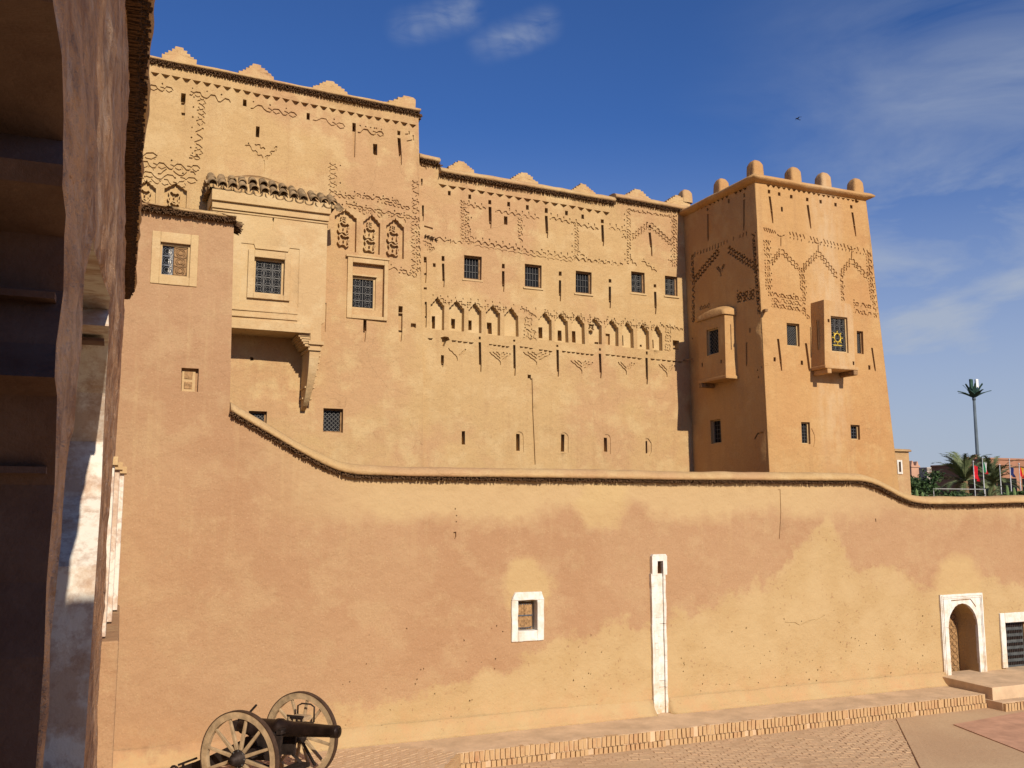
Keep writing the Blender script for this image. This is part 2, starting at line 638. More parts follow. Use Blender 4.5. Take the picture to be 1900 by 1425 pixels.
class Wall:
    def __init__(s, face, outer, seed=1):
        s.F, s.outer, s.feats = face, outer, []
        s.rng = random.Random(seed)

    def j(s, a=.006):
        return s.rng.uniform(-a, a)

    def add(s, poly, depth, mi=0, through=False, jit=.005):
        s.feats.append(([(u + s.j(jit), v + s.j(jit)) for u, v in poly], depth, mi, through))

    def poly(s, pxs, depth, mi=0, through=False, jit=.005):
        s.add([s.F.px(*p) for p in pxs], depth, mi, through, jit)

    def quad(s, tl, br, depth, mi=0, through=False, jit=.005):
        """upright rectangle on the wall from two opposite corners seen in the photograph"""
        a, b = s.F.px(*tl), s.F.px(*br)
        s.add([(a[0], a[1]), (a[0], b[1]), (b[0], b[1]), (b[0], a[1])], depth, mi, through, jit)
        return a[0], b[1], b[0], a[1]

    def wquad(s, tl, br, depth):
        return s.quad(tl, br, depth + .09, jit=.003)

    def sq(s, x, y, w, h, depth=.25):
        u, v = s.F.px(x, y)
        m = s.F.mpp(x, y)
        s.add([(u - w * m / 2, v + h * m / 2), (u - w * m / 2, v - h * m / 2), (u + w * m / 2, v - h * m / 2), (u + w * m / 2, v + h * m / 2)], depth)

    def slit(s, x, y0, y1, w=6, x1=None, deep=.30, frac=.55):
        """tall tapering slit, deep at the top and running out shallow"""
        a, b = s.F.px(x, y0), s.F.px(x1 or x, y1)
        h = w * s.F.mpp(x, y0) / 2
        c = (a[0] + (b[0] - a[0]) * frac, a[1] + (b[1] - a[1]) * frac)
        s.add([(a[0] - h, a[1]), (c[0] - h * .95, c[1]), (c[0] + h * .95, c[1]), (a[0] + h, a[1])], deep)
        s.add([(c[0] - h * .95, c[1] - .001), (b[0] - h * .45, b[1]), (b[0] + h * .45, b[1]), (c[0] + h * .95, c[1] - .001)], .07, jit=.002)

    def groove(s, pts, w, depth, taper=False):
        """pts in wall metres"""
        w, depth = w * 1.32, depth * .82
        n = len(pts)
        L, Rr = [], []
        for i in range(n):
            p = Vector(pts[i])
            a = (Vector(pts[i]) - Vector(pts[i - 1])).normalized() if i > 0 else None
            b = (Vector(pts[i + 1]) - Vector(pts[i])).normalized() if i < n - 1 else None
            a = a or b
            b = b or a
            na, nb_ = Vector((-a.y, a.x)), Vector((-b.y, b.x))
            m = (na + nb_)
            m = m.normalized() if m.length > .2 else na
            k = 1 / max(.55, m.dot(na))
            hw = w / 2 * k * s.rng.uniform(.75, 1.25)
            L.append(tuple(p + m * hw))
            Rr.append(tuple(p - m * hw))
        s.add(L + Rr[::-1], depth, jit=.002)

    def zig(s, p, q, per=.2, amp=.06, w=.03, depth=.045, dots=.5, gap=.12, side=1, ticks=False):
        a, b = Vector(s.F.px(*p)), Vector(s.F.px(*q))
        L = (b - a).length
        d = (b - a) / L
        nn = Vector((-d.y, d.x))
        if nn.y < 0 or (abs(nn.y) < .3 and nn.x < 0):
            nn = -nn
        n = max(1, round(L / per))
        pr = L / n
        cur = []
        for i in range(n):
            for fx, fy in ((0, 0), (.2, 0), (.34, .55), (.46, 1), (.68, 1), (.82, .45)):
                o = (i + fx) * pr
                cur.append(tuple(a + d * (o + s.j(.012)) + nn * ((fy - .5) * amp + s.j(.008))))
            if s.rng.random() < gap or i == n - 1:
                if len(cur) > 2:
                    s.groove(cur, w, depth * s.rng.uniform(.7, 1.15))
                cur = []
            if amp >= .08 and s.rng.random() < .72:
                mir = [tuple(a + d * ((i + fx) * pr + s.j(.01)) + nn * (-(fy - .35) * amp + s.j(.006))) for fx, fy in ((.05, 0), (.22, .1), (.40, .7), (.58, 1), (.78, .6))]
                s.groove(mir, w * .8, depth * .8)
            if s.rng.random() < dots:
                c = a + d * ((i + .15) * pr) + nn * (side * amp * 1.15)
                if ticks:
                    s.groove([tuple(c), tuple(c + nn * (amp * 1.1 + s.j(.02)))], w * .9, depth)
                else:
                    k = .018 + s.rng.random() * .008
                    s.add([(c.x - k, c.y), (c.x, c.y - k * 1.3), (c.x + k, c.y), (c.x, c.y + k * 1.3)], depth)

    def ticks(s, p, q, n, h=.11, w=.026, depth=.04, lean=.3):
        a, b = Vector(s.F.px(*p)), Vector(s.F.px(*q))
        for i in range(n):
            if s.rng.random() < .12:
                continue
            c = a + (b - a) * ((i + .5) / n)
            hh = h * s.rng.uniform(.6, 1.15)
            s.groove([(c.x - lean * hh / 2, c.y + hh / 2), (c.x + s.j(.01), c.y + s.j(.01)), (c.x + lean * hh / 2, c.y - hh / 2)], w, depth)

    def saw(s, p, q, n, h, depth=.10, skip=.0, rect=False):
        """row of small triangles, point down"""
        a, b = Vector(s.F.px(*p)), Vector(s.F.px(*q))
        st = (b - a) / n
        for i in range(n):
            if s.rng.random() < skip:
                continue
            c = a + st * i
            e = c + st * .92
            m = c + st * .5
            hh = h * s.rng.uniform(.85, 1.1)
            if rect:
                s.add([(c.x, c.y), (c.x + st.x * .1, c.y - hh), (c.x + st.x * .6, c.y - hh * .8), (e.x, e.y)], depth)
            else:
                s.add([(c.x + .01, c.y), (m.x, m.y - hh), (e.x, e.y)], depth)

    def vmotif(s, x, y, w, h, rows=3, wd=.026, depth=.04):
        u, v = s.F.px(x, y)
        m = s.F.mpp(x, y)
        w, h = w * m, h * m
        for k in range(rows):
            f = 1 - k * .32
            o = v + k * h * .34
            pts = []
            n = 5
            for i in range(2 * n + 1):
                tt = (i - n) / n
                yy = abs(tt) * h * f * .9
                st = (i % 2) * .02
                pts.append((u + tt * w / 2 * f + s.j(.008), o + yy - st))
            s.groove(pts[:n + 1], wd, depth)
            s.groove(pts[n + 1:], wd, depth)
        s.groove([(u, v - .02), (u, v - .02 - h * .35)], wd, depth)

    def flower(s, x, y, r, wd=.019, depth=.035):
        u, v = s.F.px(x, y)
        r *= s.F.mpp(x, y)
        pts = []
        N = 24
        for i in range(N):
            a = 2 * math.pi * i / N + math.pi / 8
            rr = r * (1.0 if i % 6 < 3 else .66)
            pts.append((u + rr * math.cos(a), v + rr * 1.05 * math.sin(a)))
        for a, b in ((0, 10), (9, 16), (15, 24)):
            s.groove((pts + pts[:1])[a:b + 1] if b > 20 else pts[a:b], wd, depth)
        k = .022
        s.add([(u - k, v), (u, v - k), (u + k, v), (u, v + k)], depth)

    def niche(s, xl, xr, ax, ay, yb, drop=15, depth=.17, steps=3, mi=0):
        """blind arch with a stepped pointed head; apex (ax, ay), sill yb"""
        m = s.F.mpp(ax, ay)
        au, av = s.F.px(ax, ay)
        ul = s.F.px(xl, ay + drop)[0]
        ur = s.F.px(xr, ay + drop)[0]
        vb = s.F.px((xl + xr) / 2, yb)[1]
        vs_ = av - drop * m
        mid = (ul + ur) / 2
        pts = [(ul, vb)]
        sp = .022
        for k in range(steps):
            f = k / steps
            pts.append((ul + (mid - ul) * f, vs_ + (av - vs_) * (f + .28) - .02))
            pts.append((ul + (mid - ul) * (f + .22), vs_ + (av - vs_) * (f + .28)))
        pts += [(mid - sp, av - .01), (mid, av + .05), (mid + sp, av - .01)]
        for k in range(steps - 1, -1, -1):
            f = k / steps
            pts.append((ur + (mid - ur) * (f + .22), vs_ + (av - vs_) * (f + .28)))
            pts.append((ur + (mid - ur) * f, vs_ + (av - vs_) * (f + .28) - .02))
        pts.append((ur, vb))
        s.add(pts, depth, mi, jit=.004)
        return ul, ur, vs_, vb

    def build(s, name, mats, parent, grid=.30, rough=.020, thick=0.0, fine=0.0):
        F = s.F
        V, faces = [], []

        def poly_in(p):
            # consistent orientation
            A = sum(p[i][0] * p[(i + 1) % len(p)][1] - p[(i + 1) % len(p)][0] * p[i][1] for i in range(len(p)))
            if A < 0:
                p = p[::-1]
            b = len(V)
            V.extend(Vector(q) for q in p)
            faces.append(list(range(b, b + len(p))))
        poly_in(s.outer)
        for f in s.feats:
            poly_in(f[0])
        us = [p[0] for p in s.outer]
        vs_ = [p[1] for p in s.outer]

        def inside(u, v):
            r = False
            o = s.outer
            for i in range(len(o)):
                (x1, y1), (x2, y2) = o[i], o[i - 1]
                if (y1 > v) != (y2 > v) and u < (x2 - x1) * (v - y1) / (y2 - y1) + x1:
                    r = not r
            return r
        u = min(us) + grid / 2
        while u < max(us):
            v = min(vs_) + grid / 2
            while v < max(vs_):
                uu, vv = u + s.rng.uniform(-.25, .25) * grid, v + s.rng.uniform(-.25, .25) * grid
                if inside(uu, vv):
                    V.append(Vector((uu, vv)))
                v += grid
            u += grid
        cv, ce, cf, ov, oe, of = delaunay_2d_cdt(V, [], faces, 0, 1e-5, True)
        # which feature does each triangle lie in? (the last one added wins)
        CELL = .5
        buck = {}
        boxes = []
        for k, f in enumerate(s.feats):
            fu = [p[0] for p in f[0]]
            fv = [p[1] for p in f[0]]
            bb = (min(fu), max(fu), min(fv), max(fv))
            boxes.append(bb)
            for i in range(math.floor(bb[0] / CELL), math.floor(bb[1] / CELL) + 1):
                for j_ in range(math.floor(bb[2] / CELL), math.floor(bb[3] / CELL) + 1):
                    buck.setdefault((i, j_), []).append(k)

        def wind(u, v, P):
            n_ = 0
            for i in range(len(P)):
                (x1, y1), (x2, y2) = P[i - 1], P[i]
                if (y1 <= v) != (y2 <= v):
                    c = (x2 - x1) * (v - y1) - (u - x1) * (y2 - y1)
                    if y2 > y1:
                        n_ += 1 if c > 0 else 0
                    else:
                        n_ -= 1 if c < 0 else 0
            return n_ != 0
        depth_of, mat_of, thr = [], [], []
        for t_ in cf:
            u = sum(cv[i].x for i in t_) / len(t_)
            v = sum(cv[i].y for i in t_) / len(t_)
            if not inside(u, v):
                depth_of.append(None); mat_of.append(0); thr.append(False)
                continue
            hit = None
            for k in reversed(buck.get((math.floor(u / CELL), math.floor(v / CELL)), ())):
                bb = boxes[k]
                if bb[0] <= u <= bb[1] and bb[2] <= v <= bb[3] and wind(u, v, s.feats[k][0]):
                    hit = s.feats[k]
                    break
            if hit is None:
                depth_of.append(0.0); mat_of.append(0); thr.append(False)
            else:
                depth_of.append(hit[1]); mat_of.append(hit[2]); thr.append(hit[3])

        def disp(p):
            if not rough:
                return 0.0
            return rough * (noise.noise(p * .7) * 1.3 + noise.noise(p * 1.9 + Vector((5, 3, 1))) * .8 + noise.noise(p * 5.0) * .22) + (fine * (noise.noise(p * 6.0) + .6 * noise.noise(p * 13.0)) if fine else 0.0)
        dcache = {}

        def pt(i, d):
            if i not in dcache:
                dcache[i] = disp(F.P(cv[i].x, cv[i].y))
            return F.P(cv[i].x, cv[i].y, d + dcache[i])
        verts, idx = [], {}
        out, mi, sm = [], [], []

        def vid(i, d):
            k = (i, d)
            if k not in idx:
                idx[k] = len(verts)
                verts.append(pt(i, d))
            return idx[k]
        em = {}
        for ti, t_ in enumerate(cf):
            d = depth_of[ti]
            if d is None:
                continue
            if not thr[ti]:
                out.append([vid(i, d) for i in t_]); mi.append(mat_of[ti]); sm.append(True)
            for a in range(len(t_)):
                i, j_ = t_[a], t_[(a + 1) % len(t_)]
                em.setdefault((min(i, j_), max(i, j_)), []).append((ti, i, j_))

        def side(i, j_, d0, d1, m):
            b = len(verts)
            verts.extend([pt(i, d0), pt(j_, d0), pt(j_, d1), pt(i, d1)])
            out.append([b, b + 3, b + 2, b + 1]); mi.append(m); sm.append(False)
        for (a, b), lst in em.items():
            if len(lst) == 2:
                (t0, i0, j0), (t1, i1, j1) = lst
                d0, d1 = depth_of[t0], depth_of[t1]
                if abs(d0 - d1) > 1e-6:
                    if d0 < d1:
                        side(i0, j0, d0, d1, mat_of[t1])
                    else:
                        side(i1, j1, d1, d0, mat_of[t0])
            elif thick:
                t0, i0, j0 = lst[0]
                if not thr[t0]:
                    side(i0, j0, depth_of[t0], thick, 0)
        me = bpy.data.meshes.new(name)
        me.from_pydata([tuple(q) for q in verts], [], out)
        for m in (mats if isinstance(mats, (list, tuple)) else [mats]):
            me.materials.append(MAT[m])
        me.polygons.foreach_set('material_index', mi)
        me.polygons.foreach_set('use_smooth', sm)
        me.update()
        o = bpy.data.objects.new(name, me)
        COL.objects.link(o)
        attach(o, parent)
        return o


# ---- coping of mud over a fringe of reeds
def resample(path, step):
    path = [Vector(p) for p in path]
    out = []
    for a, b in zip(path[:-1], path[1:]):
        n = max(1, int((b - a).length / step))
        for i in range(n):
            out.append(a + (b - a) * (i / n))
    out.append(path[-1])
    return out


def smooth_path(path, n=6, step=.12):
    p = resample(path, step)
    for _ in range(n):
        p = [p[0]] + [(p[i - 1] + p[i] * 2 + p[i + 1]) / 4 for i in range(1, len(p) - 1)] + [p[-1]]
    return p


def coping(parent, path, n, over=.17, h=.17, back=.45, mat='adobe', seed=0, closed_ends=True):
    """rounded mud cap; path is the line where the reeds leave the wall"""
    n = Vector(n).normalized()
    P = resample(path, .14)
    mb = MB()
    prof = [(-back, 0), (-back, h * .75), (-back * .5, h * 1.05), (-.05, h), (over * .55, h * .80), (over * .92, h * .42), (over, .05), (over * .8, 0.0)]
    k = len(prof)
    vs_, fs = [], []
    for i, p in enumerate(P):
        w = noise.noise(p * 1.3 + Vector((seed, 0, 0))) * .022 + noise.noise(p * 4.1) * .012
        w2 = noise.noise(p * 2.2 + Vector((0, seed, 0))) * .03
        for o, z in prof:
            vs_.append(p + n * (o + (w2 if o > 0 else 0)) + Vector((0, 0, z + (w if z > 0 else 0))))
    for i in range(len(P) - 1):
        for a in range(k):
            b = (a + 1) % k
            fs.append((i * k + a, i * k + b, (i + 1) * k + b, (i + 1) * k + a))
    fs.append(tuple(range(k)))
    fs.append(tuple(range((len(P) - 1) * k, len(P) * k))[::-1])
    mb.add(vs_, fs, 0, True)
    mb.sm[-1] = mb.sm[-2] = False
    return mb.build('cornice_cap', mat, parent)


def reeds(parent, path, n, over=.20, layers=3, pitch=.030, thick=.10, seed=0, droop=.12, back=.12):
    rng = random.Random(seed)
    n = Vector(n).normalized()
    P = [Vector(p) for p in path]
    mb = MB()
    for a, b in zip(P[:-1], P[1:]):
        L = (b - a).length
        d = (b - a) / L
        m = max(1, int(L / pitch))
        for i in range(m):
            for l in range(layers):
                p = a + d * ((i + rng.random()) / m * L)
                z = -thick * (l + rng.random() * .6) / layers
                ln = over * rng.uniform(.72, 1.12) * (1 - .10 * l)
                s = p - n * back + Vector((0, 0, z))
                e = p + n * ln + d * rng.uniform(-.035, .035) + Vector((0, 0, z - rng.random() * droop * ln * 1.5))
                mb.bar(s, e, rng.uniform(.012, .024), rng.uniform(.012, .022))
    o = mb.build('reed_fringe', 'reed', parent)
    return tag(o, kind='stuff')


def merlon(parent, x0, x1, zl, zr, h, y, mat, thick=.34, shape='both', seed=0):
    """stepped battlement standing on the cap"""
    rng = random.Random(seed)
    w = x1 - x0
    base = min(zl, zr) - .12
    prof = []
    n = 4
    zb = (zl + zr) / 2
    ztop = zb + h
    jj = lambda: rng.uniform(-.012, .012)
    reach = .37 if shape == 'both' else .60
    prof = [(x0, base)]
    z = zb + .01
    for k in range(n):
        xk = x0 + w * reach * k / n + jj()
        z = zb + h * (k + .9) / (n + .9)
        prof += [(xk, prof[-1][1]), (xk, z + jj())]
    prof += [(x0 + w * reach, prof[-1][1]), (x0 + w * (reach + .015), ztop)]
    if shape == 'both':
        prof += [(x0 + w * .62, ztop - .005)]
        for k in range(n - 1, -1, -1):
            xk = x1 - w * .37 * (k + 1) / n + jj()
            z = zb + h * (k + .9) / (n + .9) + jj()
            prof += [(xk, z), (x1 - w * .37 * k / n + jj(), z)]
        prof += [(x1, base)]
    else:
        prof += [(x0 + w * .93, ztop - .01), (x1, ztop - .07), (x1, base)]
    # taper towards the top, a little uneven
    mb = MB()
    mb.prism(prof, y - thick / 2, y + thick / 2, lambda u, v, ww: (u, y + (ww - y) * (1 - .35 * max(0, v - base) / (ztop - base)), v))
    return weather(mb.build('merlon', mat, parent, bevel=.012), .045, .16, 2)


def post_merlon(parent, x, y, z, w, h, mat, rot=0.0, seed=0):
    """square mud post with a rounded head"""
    rng = random.Random(seed)
    mb = MB()
    rings = []
    N = 32
    levels = [(-.10, 1.06), (0, 1.04), (.35, 1.0), (.66, .95), (.80, .85), (.91, .64), (.975, .36), (1.0, .08)]
    for f, s in levels:
        r = []
        for k in range(N):
            a = 2 * math.pi * k / N
            ca, sa = math.cos(a), math.sin(a)
            e = 9.0 if f < .7 else 4.0
            m = (abs(ca) ** e + abs(sa) ** e) ** (-1 / e)
            rr = w / 2 * m * s * (1 + .03 * noise.noise(Vector((ca * 2 + seed, sa * 2, f * 3))))
            r.append((x + rr * math.cos(a + rot), y + rr * math.sin(a + rot), z + f * h))
        rings.append(r)
    vs_ = [p for r in rings for p in r]
    fs = []
    for i in range(len(rings) - 1):
        for k in range(N):
            l = (k + 1) % N
            fs.append((i * N + k, i * N + l, (i + 1) * N + l, (i + 1) * N + k))
    fs.append(tuple(range((len(rings) - 1) * N, len(rings) * N)))
    mb.add(vs_, fs, 0, True)
    return mb.build('merlon', mat, parent)


# ---- a window set into a recess: frame (the part) > pane, grille
def window(parent, F, rect, depth, style='ring', frame='old_wood', fw=.035, iron='iron', cols=None, rows=None, sub=False):
    u0, v0, u1, v1 = rect
    if u1 < u0: u0, u1 = u1, u0
    if v1 < v0: v0, v1 = v1, v0
    mb = MB()

    def bx(a, b, c, d_, e, f):
        mb.hexa([F.P(a, c, f), F.P(b, c, f), F.P(b, d_, f), F.P(a, d_, f),
                 F.P(a, c, e), F.P(b, c, e), F.P(b, d_, e), F.P(a, d_, e)])
    g = .004
    d0, d1 = depth - .075, depth + .03
    bx(u0 + g, u0 + fw, v0 + g, v1 - g, d0, d1)
    bx(u1 - fw, u1 - g, v0 + g, v1 - g, d0, d1)
    bx(u0 + fw, u1 - fw, v0 + g, v0 + fw, d0 + .003, d1)
    bx(u0 + fw, u1 - fw, v1 - fw, v1 - g, d0 + .003, d1)
    fr = mb.build('window_frame' if sub else 'window', frame, parent)
    mb = MB()
    bx(u0 + fw * .8, u1 - fw * .8, v0 + fw * .8, v1 - fw * .8, depth - .012, depth + .02)
    mb.build('pane', 'dark_glass', fr if not sub else parent)
    mb = MB()
    a0, a1, b0, b1 = u0 + fw, u1 - fw, v0 + fw, v1 - fw
    w, h = a1 - a0, b1 - b0
    dg = depth - .035

    def gbar(x0, y0, x1, y1, r=.010):
        mb.bar(F.P(x0, y0, dg), F.P(x1, y1, dg), r, r, up=F.n)

    def ring(cx, cy, r, t_=.0065, n=12):
        pts = [F.P(cx + r * math.cos(2 * math.pi * k / n), cy + r * math.sin(2 * math.pi * k / n), dg) for k in range(n)]
        mb.tube(pts, t_, 4, closed=True)
    if style == 'bars':
        nc = cols or max(3, round(w / .085))
        nr = rows or max(2, round(h / .17))
        for i in range(nc + 1):
            x = a0 + w * i / nc
            gbar(x, b0, x, b1)
        for j_ in range(nr + 1):
            y = b0 + h * j_ / nr
            gbar(a0, y, a1, y)
    elif style == 'ring':
        nc = cols or 2
        nr = rows or max(2, round(h / (w / nc)))
        cw, ch = w / nc, h / nr
        for i in range(nc + 1):
            gbar(a0 + cw * i, b0, a0 + cw * i, b1, .012)
        for j_ in range(nr + 1):
            gbar(a0, b0 + ch * j_, a1, b0 + ch * j_, .012)
        for i in range(nc):
            for j_ in range(nr):
                cx, cy = a0 + cw * (i + .5), b0 + ch * (j_ + .5)
                r = min(cw, ch) * .46
                ring(cx, cy, r)
                ring(cx, cy, r * .5)
                for k in range(4):
                    aa = math.pi / 4 + k * math.pi / 2
                    gbar(cx + r * .5 * math.cos(aa), cy + r * .5 * math.sin(aa), cx + r * 1.3 * math.cos(aa), cy + r * 1.3 * math.sin(aa), .008)
    else:                                             # diagonal lattice
        n = cols or 5
        m = rows or max(3, round(h / w * n))
        for i in range(-m, n + 1):
            for sgn in (1, -1):
                pts = []
                for k in range(2 * m + 1):
                    tt = k / (2 * m)
                    x = a0 + w * (i + tt * m) / n
                    if sgn < 0:
                        x = a1 - (x - a0)
                    if a0 <= x <= a1:
                        pts.append((x, b0 + h * tt))
                if len(pts) > 1:
                    gbar(*pts[0], *pts[-1], .011)
    mb.build('grille', iron, fr if not sub else parent)
    return fr


def hbox(F, mb, u0, u1, v0, v1, d0, d1, mi=0):
    """box on a wall face; d0 < 0 stands proud of the wall"""
    mb.hexa([F.P(u0, v0, d1), F.P(u1, v0, d1), F.P(u1, v1, d1), F.P(u0, v1, d1),
             F.P(u0, v0, d0), F.P(u1, v0, d0), F.P(u1, v1, d0), F.P(u0, v1, d0)], mi)

# ================================================================== the setting
TZ = .32                                        # terrace level
YW, YA, YO, YB, YT = 18.3, 22.95, 22.0, 23.08, 19.7
EDGE = 16.88


def proj(p):
    """where a point falls in the photograph (pixels) and its distance"""
    s, c = math.sin(YAW), math.cos(YAW)
    x, y, z = p[0], p[1], p[2] - CAMZ
    f, r = s * x + c * y, c * x - s * y
    d = math.cos(PITCH) * f + math.sin(PITCH) * z
    u = -math.sin(PITCH) * f + math.cos(PITCH) * z
    return 950 + FPX * r / d, 712.5 - FPX * u / d, d


mb = MB()
mb.add([(-2500, -1500, 0), (3500, -1500, 0), (3500, 4000, 0), (-2500, 4000, 0)], [(0, 1, 2, 3)])
tag(mb.build('ground', 'desert'), kind='structure')
mb = MB()
cells = 40
gx = [-6 + 40 * i / cells for i in range(cells + 1)]
gy = [-12 + 30.5 * i / cells for i in range(cells + 1)]
vs_ = [(x, y, .012 + .010 * noise.noise(Vector((x * .5, y * .5, 0)))) for y in gy for x in gx]
fs = [(j * (cells + 1) + i, j * (cells + 1) + i + 1, (j + 1) * (cells + 1) + i + 1, (j + 1) * (cells + 1) + i) for j in range(cells) for i in range(cells)]
mb.add(vs_, fs, 0, True)
yard = tag(mb.build('courtyard', 'courtyard'), kind='structure')
mb = MB()
mb.prism([(17.65, 15.85), (16.9, 13.4), (24, 12.5), (27, 16.1), (20.4, 16.15)], .0, .034, lambda u, v, w: (u, v, w))
tag(mb.build('red_paving', 'red_paving'), kind='structure')
mb = MB()
mb.bar((17.08, 16.78, .016), (12.2, 11.0, .016), .24, .034)
tag(mb.build('drain_strip', 'courtyard', bevel=.006), kind='structure')

mb = MB()
TP = [(-3, 18.6), (-3, 9), (1.0, 9), (6.35, EDGE + .012), (19.90, EDGE + .012), (19.90, 18.6)]
mb.prism(TP, -.1, TZ, lambda u, v, w: (u, v, w))
terrace = tag(mb.build('terrace', 'terrace_top'), kind='structure')

# soldier bricks of the step
rng = random.Random(11)
brick_meshes = []
for k in range(6):
    mb = MB()
    a, b, h = .040 + rng.uniform(-.003, .003), .055 + rng.uniform(-.006, .006), .5
    j = lambda: rng.uniform(-.004, .004)
    p = [(-a + j(), -b + j(), -h), (a + j(), -b + j(), -h), (a, b, -h), (-a, b, -h), (-a + j(), -b + j(), h), (a + j(), -b + j(), h), (a, b, h), (-a, b, h)]
    mb.hexa(p)
    me = mb.mesh('brick', 'brick')
    brick_meshes.append(me)


def brick(x, y, z0, z1, rot, parent):
    o = bpy.data.objects.new('brick', rng.choice(brick_meshes))
    COL.objects.link(o)
    o.parent = parent
    o.location = (x, y, (z0 + z1) / 2)
    o.scale = (1, 1, (z1 - z0) + rng.uniform(-.012, .004))
    o.rotation_euler = (rng.uniform(-.03, .03), rng.uniform(-.04, .04), rot + rng.uniform(-.06, .06))
    return o


x = 6.42
while x < 19.9:
    off = rng.choice((0, 0, .006, .012, .03)) * rng.random()
    if rng.random() > .015:
        brick(x, EDGE + .03 + off, .135, TZ + rng.uniform(-.010, .004), 0, terrace)
    if rng.random() > .05:
        brick(x + .03, EDGE + .015 + off, -.01, .122, 0, terrace)
    x += .103
sx, sy = 6.35, EDGE
dl = Vector((1.0 - 6.35, 9 - EDGE - .06, 0)).normalized()
for k in range(17):
    p = Vector((6.35, EDGE, 0)) + dl * (.10 + .103 * k)
    ang = math.atan2(dl.y, dl.x) + math.pi
    brick(p.x + .025, p.y, .135, TZ + rng.uniform(-.010, .004), ang, terrace)
    brick(p.x + .035, p.y, -.01, .122, ang, terrace)

# pavers: those that show largest are single stones, the rest one mass
pav_meshes = []
for k in range(5):
    mb = MB()
    a, b, h = .108 + rng.uniform(-.003, .003), .054 + rng.uniform(-.003, .003), .024
    tz = [rng.uniform(-.004, .004) for _ in range(4)]
    mb.hexa([(-a, -b, -h), (a, -b, -h), (a, b, -h), (-a, b, -h), (-a + .006, -b + .006, h + tz[0]), (a - .006, -b + .006, h + tz[1]), (a - .006, b - .006, h + tz[2]), (-a + .006, b - .006, h + tz[3])])
    pav_meshes.append(mb.mesh('paver', 'paver'))


def in_poly(x, y, P):
    r = False
    for i in range(len(P)):
        (x1, y1), (x2, y2) = P[i], P[i - 1]
        if (y1 > y) != (y2 > y) and x < (x2 - x1) * (y - y1) / (y2 - y1) + x1:
            r = not r
    return r


def pave(region, ang, z, parent, limit, seed):
    rg = random.Random(seed)
    xs_ = [p[0] for p in region]
    ys_ = [p[1] for p in region]
    cx, cy = sum(xs_) / len(xs_), sum(ys_) / len(ys_)
    ca, sa = math.cos(ang), math.sin(ang)
    spots = []
    rows = int(12 / .116)
    for r in range(-rows, rows):
        for q in range(-50, 50):
            lx, ly = (q + .5 * (r % 2)) * .226, r * .116
            x, y = cx + ca * lx - sa * ly, cy + sa * lx + ca * ly
            if in_poly(x, y, region):
                px, py, d = proj((x, y, z))
                if -60 < px < 1960 and py < 1500:
                    spots.append((d, x, y))
    spots.sort()
    rest = MB()
    for i, (d, x, y) in enumerate(spots):
        zz = z - .012 + rg.uniform(-.005, .005)
        if i < limit:
            o = bpy.data.objects.new('paver', rg.choice(pav_meshes))
            COL.objects.link(o)
            o.parent = parent
            o.location = (x, y, zz)
            o.rotation_euler = (0, 0, ang + rg.uniform(-.02, .02))
        else:
            me = rg.choice(pav_meshes)
            M = Matrix.Translation((x, y, zz)) @ Matrix.Rotation(ang + rg.uniform(-.02, .02), 4, 'Z')
            rest.hexa([M @ v.co for v in me.vertices][:8])
    if rest.v:
        o = rest.build('paver_field', 'paver')
        o.parent = parent
        tag(o, kind='stuff')


pave([(1.2, 11.5), (2.2, 10.8), (6.22, EDGE - .02), (6.22, 17.2), (5.2, 17.85), (1.2, 17.95)], R(28), TZ - .002, terrace, 300, 3)
pave([(7.0, EDGE - .12), (4.2, 13.0), (9.0, 12.0), (13.6, 13.4), (14.9, 14.2), (17.02, EDGE - .12)], R(-14), .003, yard, 300, 4)

# lower apron and raised landing in front of the right-hand doors
mb = MB()
mb.box(19.905, 27, 16.42, 18.6, -.1, .20)
apron = tag(mb.build('apron', 'terrace_top'), kind='structure')
mb = MB()
mb.hexa([(19.96, 16.72, .15), (27, 16.72, .15), (27, 18.6, .15), (19.96, 18.6, .15),
         (19.98, 16.74, .49), (27, 16.74, .49), (27, 18.6, .53), (19.98, 18.6, .53)])
landing = tag(mb.build('landing', 'terrace_top', bevel=.012), kind='structure')
x = 19.95
while x < 24:
    if rng.random() > .10:
        brick(x, 16.40 + rng.uniform(-.012, .012), -.01, .19, 0, apron)
    x += .104

# ================================================================== perimeter wall with the flush corner block
wall = thing('perimeter_wall', 'long pink-brown mud courtyard wall with reed coping, rising to a corner block at left', 'wall', (12, YW, TZ))
FW = Face((0, YW, 0), (1, 0, 0))
tops = [(2.27, 6.57), (2.9, 6.22), (3.6, 5.83), (4.2, 5.53), (4.6, 5.42), (6, 5.40), (9, 5.41), (12, 5.40), (15, 5.42), (17.6, 5.44), (17.95, 5.40), (18.6, 5.13), (19.2, 4.92), (19.7, 4.86), (21.5, 4.86), (23, 4.90), (27, 4.92)]
outer = [(-.6, 0), (27, 0)] + tops[::-1] + [(2.21, 10.24), (-.6, 10.32)]
W = Wall(FW, outer, 3)
